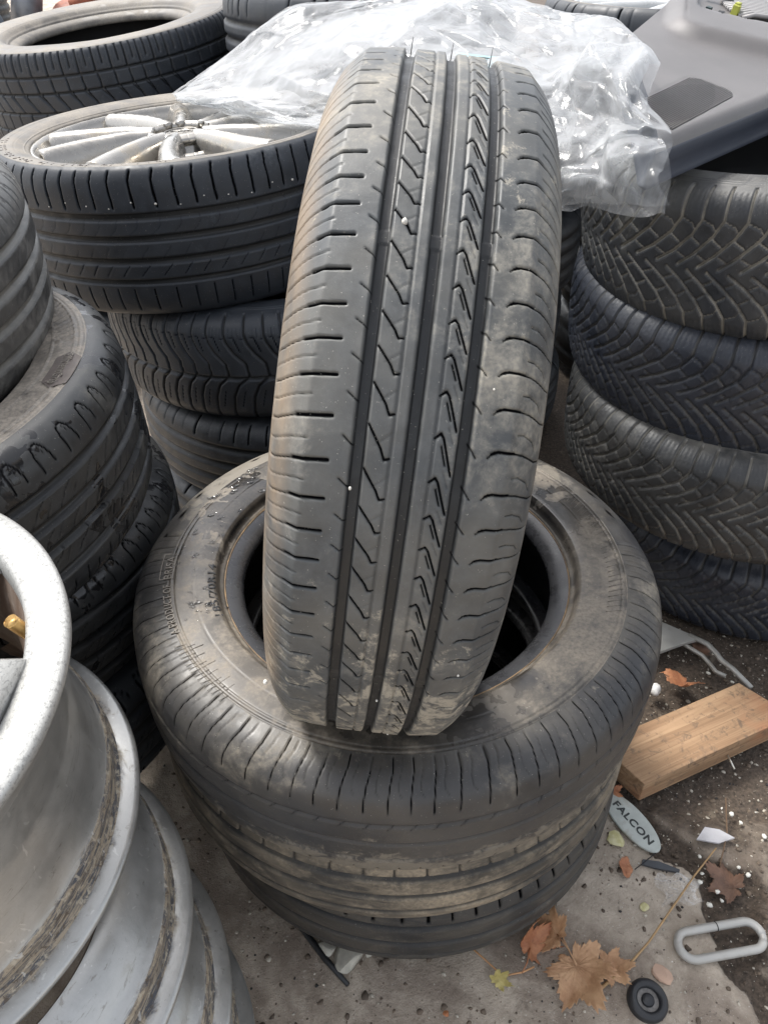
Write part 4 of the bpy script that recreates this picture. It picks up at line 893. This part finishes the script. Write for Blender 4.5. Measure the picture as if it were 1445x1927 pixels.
# bracket
br_ = thing('metal_bracket', 'bent grey metal bracket lying behind the wooden block', 'metal bracket', (.5,.95,.0))
M['gray_metal'] = metal('grey_cast_metal', (.40,.39,.36), .45, .3, (.2,.17,.13), .3)
o = obj('plate', MB().prism([(-.05,.10),(.014,.066),(.064,.030),(.070,.018),(.045,.010),(-.006,-.012),(-.06,-.02)], .012, .020).mesh(), M['gray_metal'], br_, smooth=False); bevel(o)
o = obj('arm', MB().tube([(.060,.030,.018),(.085,.006,.020),(.092,-.016,.022),(.096,-.034,.022),(.110,-.052,.020),(.128,-.092,.018)], .0052, 8, flat=.8).tube([(.045,.014,.012),(.072,-.012,.010),(.080,-.034,.010),(.084,-.050,.010),(.098,-.060,.010)], .004, 8).mesh(), M['gray_metal'], br_)
# oval plate
fp = thing('oval_name_plate', 'oval grey green plate with dark lettering, partly under the front stack', 'name plate', (.365,.619,.006), Matrix.Rotation(R_(-60), 3, 'Z') @ Matrix.Rotation(R_(3), 3, 'X'))
el = [(.054*math.cos(q), .0215*math.sin(q)) for q in np.linspace(0, 2*math.pi, 48, endpoint=False)]
o = obj('plate', MB().prism(el, -.003, .002).mesh(), simple('grey_green_plastic', (.43,.46,.43), .45, 0, .12, 40, .15, dirt=(.30,.26,.2), dirtamt=.4), fp, smooth=False); bevel(o, .0015, 3)
V, F = text_geo('FALCON', .0185, .0002, 'CENTER', 1.12, .03); V = [(x*.98+.003, (y-.0065)*.80, z+.0023) for x, y, z in V]
obj('lettering', MB().add(V, F).mesh(), simple('dark_print', (.03,.035,.035), .5), fp, smooth=False)
# chain link
lk = thing('chain_link', 'flat grey steel chain link with a split seam, lying across the cracked slab', 'chain link', (.439,.452,.006), Matrix.Rotation(R_(9), 3, 'Z'))
a_, r_ = .040, .0175; pts = []
for q in np.linspace(-90, 90, 14): pts.append((a_+r_*math.cos(R_(q)), r_*math.sin(R_(q)), 0))
for q in np.linspace(90, 270, 14): pts.append((-a_+r_*math.cos(R_(q)), r_*math.sin(R_(q)), 0))
mb = MB().tube(pts[6:]+pts[:5], .0056, 14); M['link'] = metal('galvanised_steel', (.46,.45,.42), .5, .25, (.25,.2,.15), .25)
obj('link', mb.mesh(), M['link'], lk); obj('end_piece', MB().tube([pts[4], pts[5], pts[6], pts[7]], .0048, 12).mesh(), M['link'], lk)
obj('seam', MB().tube([(.002+.0001*k, r_+.0059*math.cos(q), .0059*math.sin(q)) for k, q in enumerate(np.linspace(0, 2*math.pi, 20))], .0006, 5).mesh(), M['slot'], lk)
# grommet
gm = thing('rubber_grommet', 'round black rubber bush with a grey centre, lying at the bottom edge', 'rubber bush', (.325,.382,.004), Matrix.Rotation(R_(6), 3, 'X'))
M['blackr'] = simple('black_moulded_rubber', (.022,.023,.026), .45)
obj('ring', lathe([(.0135,-.003),(.0135,.006),(.016,.0085),(.019,.009),(.0225,.007),(.0245,.003),(.0245,-.003)], 56, flip=True), M['blackr'], gm)
obj('inner_disc', lathe([(.0001,.0015),(.0137,.0015)], 40, flip=True), simple('dusty_metal_disc', (.20,.19,.18), .6, 0, .3, 200), gm)
obj('core', lathe([(.0001,.0055),(.0065,.0055),(.0078,.004),(.0078,.001)], 32, flip=True), M['blackr'], gm)
# leaves
def leaf_mesh(size, curl=.3, seed=0, maple=True):
    rs = random.Random(seed); out = []
    lobes = [(-150,.42),(-128,.36),(-100,.72),(-78,.48),(-48,.92),(-25,.60),(0,1.05),(25,.60),(48,.92),(78,.48),(100,.72),(128,.36),(150,.42),(180,.10)] if maple else [(a_, 1. if a_ % 180 == 0 else .35) for a_ in (-180+1,-90,0,90)]
    n = 110; V = [(0,0)]; ring = []
    for i in range(n):
        a_ = -180+360*i/n; L = np.interp(a_, [l[0] for l in lobes], [l[1] for l in lobes], period=360); L *= 1+.09*math.sin(i*2.4)+rs.uniform(-.05,.05); ring.append((a_, L))
    V3 = []; K = 9
    for j in range(1, K+1):
        for a_, L in ring:
            r = L*j/K; x, y = r*math.cos(R_(a_)), r*math.sin(R_(a_))
            vein = abs(((a_+24) % 48)-24)/24
            z = curl*(.25*r*r*(1 if maple else .6)+.16*math.sin(3*x+seed)*r+.12*math.sin(4.2*y+seed*2)*r)+.035*vein*r+rs.uniform(-.012,.012)+.10*r*math.sin(7*x+3*y+seed)
            V3.append((x*size, y*size, z*size))
    mb = MB(); mb.add([(0,0,0)]+V3, [(0,1+i,1+(i+1) % n) for i in range(n)]+[(1+j*n+i,1+j*n+(i+1) % n,1+(j+1)*n+(i+1) % n,1+(j+1)*n+i)[::-1] for j in range(K-1) for i in range(n)])
    return mb.mesh()
def leafmat(name, a, b):
    t = NT(name); c = t.mix(t.ramp(t.noise(40, 6, .7, .4), .3, .7), a, b); c = t.mix(t.ramp(t.noise(130, 4), .6, .72, 0., .5), c, tuple(x*.55 for x in a))
    return t.done(t.pbr(c, .6, 0, t.bump(t.noise(120, 5), .5, .001)))
M['leaf'] = leafmat('dry_brown_leaf', (.36,.19,.095), (.55,.34,.19)); M['leafred'] = leafmat('reddish_dry_leaf', (.30,.11,.05), (.46,.21,.10)); M['leafdark'] = leafmat('dark_rotten_leaf', (.10,.055,.035), (.2,.11,.07))
def leaf(lb, loc, size, rot, mat, curl, seed, maple=True, stalk=True):
    o = thing('dry_leaf', lb, 'leaf', loc, Matrix.Rotation(R_(rot[2]), 3, 'Z') @ Matrix.Rotation(R_(rot[1]), 3, 'Y') @ Matrix.Rotation(R_(rot[0]), 3, 'X'))
    b = obj('blade', leaf_mesh(size, curl, seed, maple), M[mat], o); sm = b.modifiers.new('thickness', 'SOLIDIFY'); sm.thickness = .0004
    if stalk: obj('stalk', MB().tube([(0,0,0),(-size*.6,size*.05,.001),(-size*1.1,size*.2,0)], [.0011,.0009,.0007], 6).mesh(), M[mat], o)
leaf('big dry brown maple leaf on the slab in front of the stack', (.243,.418,.014), .058, (14,-8,-70), 'leaf', .95, 3)
leaf('curled orange brown leaf leaning against the left side of the big maple leaf', (.188,.440,.012), .036, (60,10,70), 'leafred', 2.0, 5)
leaf('upright folded leaf between the front stack and the big maple leaf', (.225,.455,.016), .040, (-35,20,120), 'leaf', 1.5, 8)
leaf('brown leaf scrap at the right tip of the big maple leaf', (.285,.418,.008), .030, (20,0,10), 'leaf', 1.3, 11)
leaf('reddish crumpled leaf on the dark soil behind the wooden block', (.518,.873,.010), .040, (25,-15,200), 'leafred', 1.9, 14)
leaf('dull brown leaf on the soil beside the metal bracket', (.575,.955,.004), .026, (5,5,60), 'leafdark', .5, 17, True, False)
leaf('small dark red narrow leaf near the slab edge', (.338,.543,.006), .022, (30,0,80), 'leafred', .5, 20, False, False)
leaf('brown leaf half buried in the dirt right of the slab crack', (.484,.528,-.004), .040, (8,5,140), 'leafdark', 1.0, 23, True, False)
leaf('small brown leaf between the wooden block and the oval plate', (.345,.665,.008), .020, (10,5,30), 'leafred', .7, 26, True, False)
# yellow scraps
t = NT('yellow_foam'); M['yel'] = t.done(t.pbr(t.mix(t.ramp(t.noise(90, 4), .3, .7), (.48,.44,.20), (.62,.58,.36)), .7, 0, t.bump(t.noise(150, 4), .5, .002)))
def lump(name, lb, cat, loc, size, mat, seed, flat=.5, n=2, group=None, sharp=False, kx=1.):
    import bmesh
    bm = bmesh.new(); bmesh.ops.create_icosphere(bm, subdivisions=n, radius=1); rs = random.Random(seed)
    dirs = [(Vector((rs.gauss(0,1), rs.gauss(0,1), rs.gauss(0,1))).normalized(), rs.uniform(.55,.9)) for _ in range(9)]
    for v in bm.verts:
        if sharp:
            for d, h in dirs:
                q = v.co.dot(d)
                if q > h: v.co -= d*(q-h)
        else: v.co *= 1+rs.uniform(-.22,.22)
        v.co = Vector((v.co.x*size*kx, v.co.y*size, v.co.z*size*flat))
    me = bpy.data.meshes.new('mesh'); bm.to_mesh(me); bm.free(); o = obj(name, me, mat, smooth=not sharp); o.location = loc; o.rotation_euler = (0,0,rs.uniform(0,6)); return tag(o, lb, cat, group)
lump('foam_scrap', 'pale yellow torn scrap beside the oval plate', 'scrap', (.338,.594,.002), .015, M['yel'], 2, .22, 2, None, True)
lump('foam_scrap', 'small pale yellow fleck alone on the slab', 'scrap', (.353,.497,.001), .007, M['yel'], 3, .3, 2, None, True)
M['olive'] = leafmat('olive_dry_leaf', (.32,.26,.08), (.56,.48,.20)); leaf('crumpled olive yellow leaf scrap left of the big maple leaf', (.142,.403,.006), .018, (25,-20,40), 'olive', 2.2, 31, True, False)
lump('brick_chip', 'pink brick chip near the rubber bush', 'stone', (.353,.413,.002), .011, simple('brick_chip', (.50,.34,.25), .8), 5, .4, 2, None, True, 1.6)
lump('orange_chip', 'small orange chip at the bottom edge of the picture', 'stone', (.076,.368,.003), .0045, simple('orange_chip', (.40,.16,.07), .7), 6, .6, 2, None, True)
M['stone'] = simple('light_grey_stone', (.42,.40,.34), .8, 0, .2, 60, .6)
lump('stone', 'pale flat stone wedged under the front stack', 'stone', (-.046,.432,.006), .021, M['stone'], 9, .45, 3, None, True, 1.1)
lump('stone', 'small grey stone left of the pale flat stone, against the front stack', 'stone', (-.075,.444,.005), .012, M['stone'], 11, .5, 3, None, True, 1.3)
lump('stone', 'tiny light stone chip right of the pale flat stone', 'stone', (-.020,.438,.003), .007, M['stone'], 12, .5, 2, None, True)
tag(obj('glass_shard', MB().prism([(-.026,-.006),(-.008,.013),(.012,.009),(.030,-.004),(.004,-.012)], 0, .003, Matrix.Translation((.479,.598,.002))).mesh(), simple('whitish_shard', (.50,.49,.50), .4), smooth=False), 'pale grey pointed shard on the dirt right of the oval plate', 'shard')
tag(obj('plastic_strip', MB().prism([(-.026,.002),(-.022,.009),(.000,.006),(.026,-.006),(.024,-.010),(-.006,-.004)], 0, .004, Matrix.Translation((.389,.553,.001))).mesh(), simple('dark_plastic', (.05,.055,.062), .45), smooth=False), 'dark tapered plastic strip on the slab below the oval plate', 'plastic strip')
lump('white_shell', 'white lump lying on the dark soil beside the front stack', 'scrap', (.466,.862,.008), .012, simple('white_lump', (.80,.79,.76), .6), 15, .8, 2, None, False, .8)
# twigs and straws
M['straw'] = simple('dry_straw', (.42,.27,.13), .6); M['cable'] = simple('black_cable', (.012,.013,.015), .5)
tag(obj('twig', MB().tube([(.476,.578,.006),(.43,.535,.012),(.385,.490,.012),(.345,.450,.008),(.315,.425,.004),(.272,.397,.003)], [.0009,.0012,.0014,.0014,.0017,.0022], 6).mesh(), M['straw']), 'long thin straw running diagonally across the slab', 'straw')
tag(obj('twig', MB().tube([(.109,.448,.004),(.13,.428,.006),(.150,.410,.004),(.175,.414,.005),(.191,.420,.006)], .0012, 6).mesh(), simple('orange_stem', (.52,.28,.13), .5)), 'bent orange brown stem left of the maple leaf', 'twig')
tag(obj('cable', MB().tube([(-.20,.56,.006),(-.15,.51,.005),(-.11,.47,.005),(-.075,.43,.004),(-.045,.400,.003)], [.004,.004,.0042,.0042,.003], 8).mesh(), M['cable']), 'black cable end coming out from under the front stack', 'cable')
tag(obj('twig', MB().tube([(.352,.548,.003),(.366,.556,.006),(.40,.580,.004)], .0007, 5).mesh(), M['cable']), 'thin dark twig beside the dark plastic strip', 'twig')
tag(obj('twig', MB().tube([(.52,.66,.001),(.50,.60,.004),(.475,.555,.001)], .0010, 5).mesh(), simple('brown_twig', (.16,.10,.06), .7)), 'thin brown twig on the dirt in front of the wooden block', 'twig')
tag(obj('twig', MB().tube([(-.225,.600,.004),(-.20,.622,.012)], .0011, 5).mesh(), M['stone']), 'short pale sliver standing in the gap between rims and front stack', 'sliver')
# pale beads
t = NT('white_bead'); M['beadw'] = t.done(t.pbr((.78,.76,.68), .5))
for k, (x, y) in enumerate([(.460,.519),(.462,.507),(.443,.501),(.502,.554),(.511,.543),(.440,.533),(.447,.545),(.556,.60),(.530,.622),(.575,.905),(.600,.90),(.610,.885),(.505,.80),(.521,.636),(.452,.57)]):
    lump('white_bead', 'small white bead lying in the dirt at the right', 'bead', (x, y, .001 if y > .7 else -.002), random.uniform(.0026,.0042), M['beadw'], 100+k, .7, 1, 'white beads in the dirt', False, 1.3)
# clear tray remains
t = NT('clear_wrapper'); trb = t.n('ShaderNodeBsdfTransparent'); gl = t.pbr((.8,.8,.78), .12, 0, None, .8); mxs = t.n('ShaderNodeMixShader'); t.set(mxs.inputs[0], t.ramp(t.n('ShaderNodeLayerWeight', Blend=.4).outputs['Facing'], 0., .8, .12, .8)); t.t.links.new(trb.outputs[0], mxs.inputs[1]); t.t.links.new(gl, mxs.inputs[2]); M['wrap'] = t.done(mxs.outputs[0])
gu, gv = np.meshgrid(np.linspace(-1, 1, 50), np.linspace(-1, 1, 50), indexing='ij')
hz = .008*np.exp(-(gu**2+gv**2)*.8)+.007*(fbm(gu*3+5, gv*3+5, 0, 4, 77)-.4)
o = obj('clear_wrapper', mesh_np(np.stack([gu*.026*(1+.2*np.sin(gv*4)), gv*.020*(1+.15*np.sin(gu*5)), np.maximum(hz, .0008)], -1).reshape(-1, 3), grid_q(50, 50)), M['wrap']); o.location = (.405,.520,.001)
tag(o, 'crushed clear wrapper on the slab below the dark plastic strip', 'wrapper')
# gravel: one mesh of small chips
import bmesh
bm = bmesh.new(); bmesh.ops.create_icosphere(bm, subdivisions=1, radius=1); ico = np.array([v.co[:] for v in bm.verts]); tri = np.array([[v.index for v in f.verts] for f in bm.faces]); bm.free()
def gravel(name, n, mat, box, smin, smax, seed, cond=None):
    rs = np.random.default_rng(seed); P = np.stack([rs.uniform(box[0], box[1], n), rs.uniform(box[2], box[3], n)], 1)
    if cond is not None: P = P[cond(P[:, 0], P[:, 1], rs)]
    n = len(P); s = smin*(smax/smin)**(rs.random(n)**2.2); jit = 1+rs.uniform(-.35,.35,(n,12,1)); sc = np.stack([s*rs.uniform(.7,1.4,n), s*rs.uniform(.7,1.4,n), s*rs.uniform(.35,.8,n)], 1)
    V = ico[None]*jit*sc[:, None, :]; a = rs.uniform(0, 6.28, n); ca, sa = np.cos(a)[:, None], np.sin(a)[:, None]
    V = np.stack([V[..., 0]*ca-V[..., 1]*sa+P[:, :1], V[..., 0]*sa+V[..., 1]*ca+P[:, 1:], V[..., 2]], -1)
    ix = np.clip(np.searchsorted(gx, P[:, 0]), 0, len(gx)-1); iy = np.clip(np.searchsorted(gy, P[:, 1]), 0, len(gy)-1); V[..., 2] += (Z[ix, iy]+s*.2)[:, None]
    F = tri[None]+(np.arange(n)*12)[:, None, None]
    tag(obj(name, mesh_np(V.reshape(-1, 3), F.reshape(-1, 3)), mat), kind='stuff', label=None)
def right(x, y, rs): return (x > np.interp(y, [e[0] for e in EY], [e[1] for e in EY])) | (rs.random(len(x)) < .42)
gravel('gravel', 4200, simple('light_grit', (.46,.42,.35), .85, 0, .35, 60), (-.3,.75,.30,1.15), .0006,.0030, 1, right)
gravel('soil_crumbs', 6500, simple('brown_soil_crumbs', (.13,.10,.075), .9, 0, .4, 60), (-.35,.75,.30,1.2), .0007,.0045, 2, right)
gravel('white_grit', 180, simple('white_grit', (.68,.66,.60), .6, 0, .2, 60), (-.3,.72,.30,1.1), .0006,.0020, 3, right)
gravel('dark_grit', 900, simple('dark_grit', (.03,.028,.027), .8, 0, .2, 60), (-.35,.72,.30,1.1), .0005,.0022, 4)
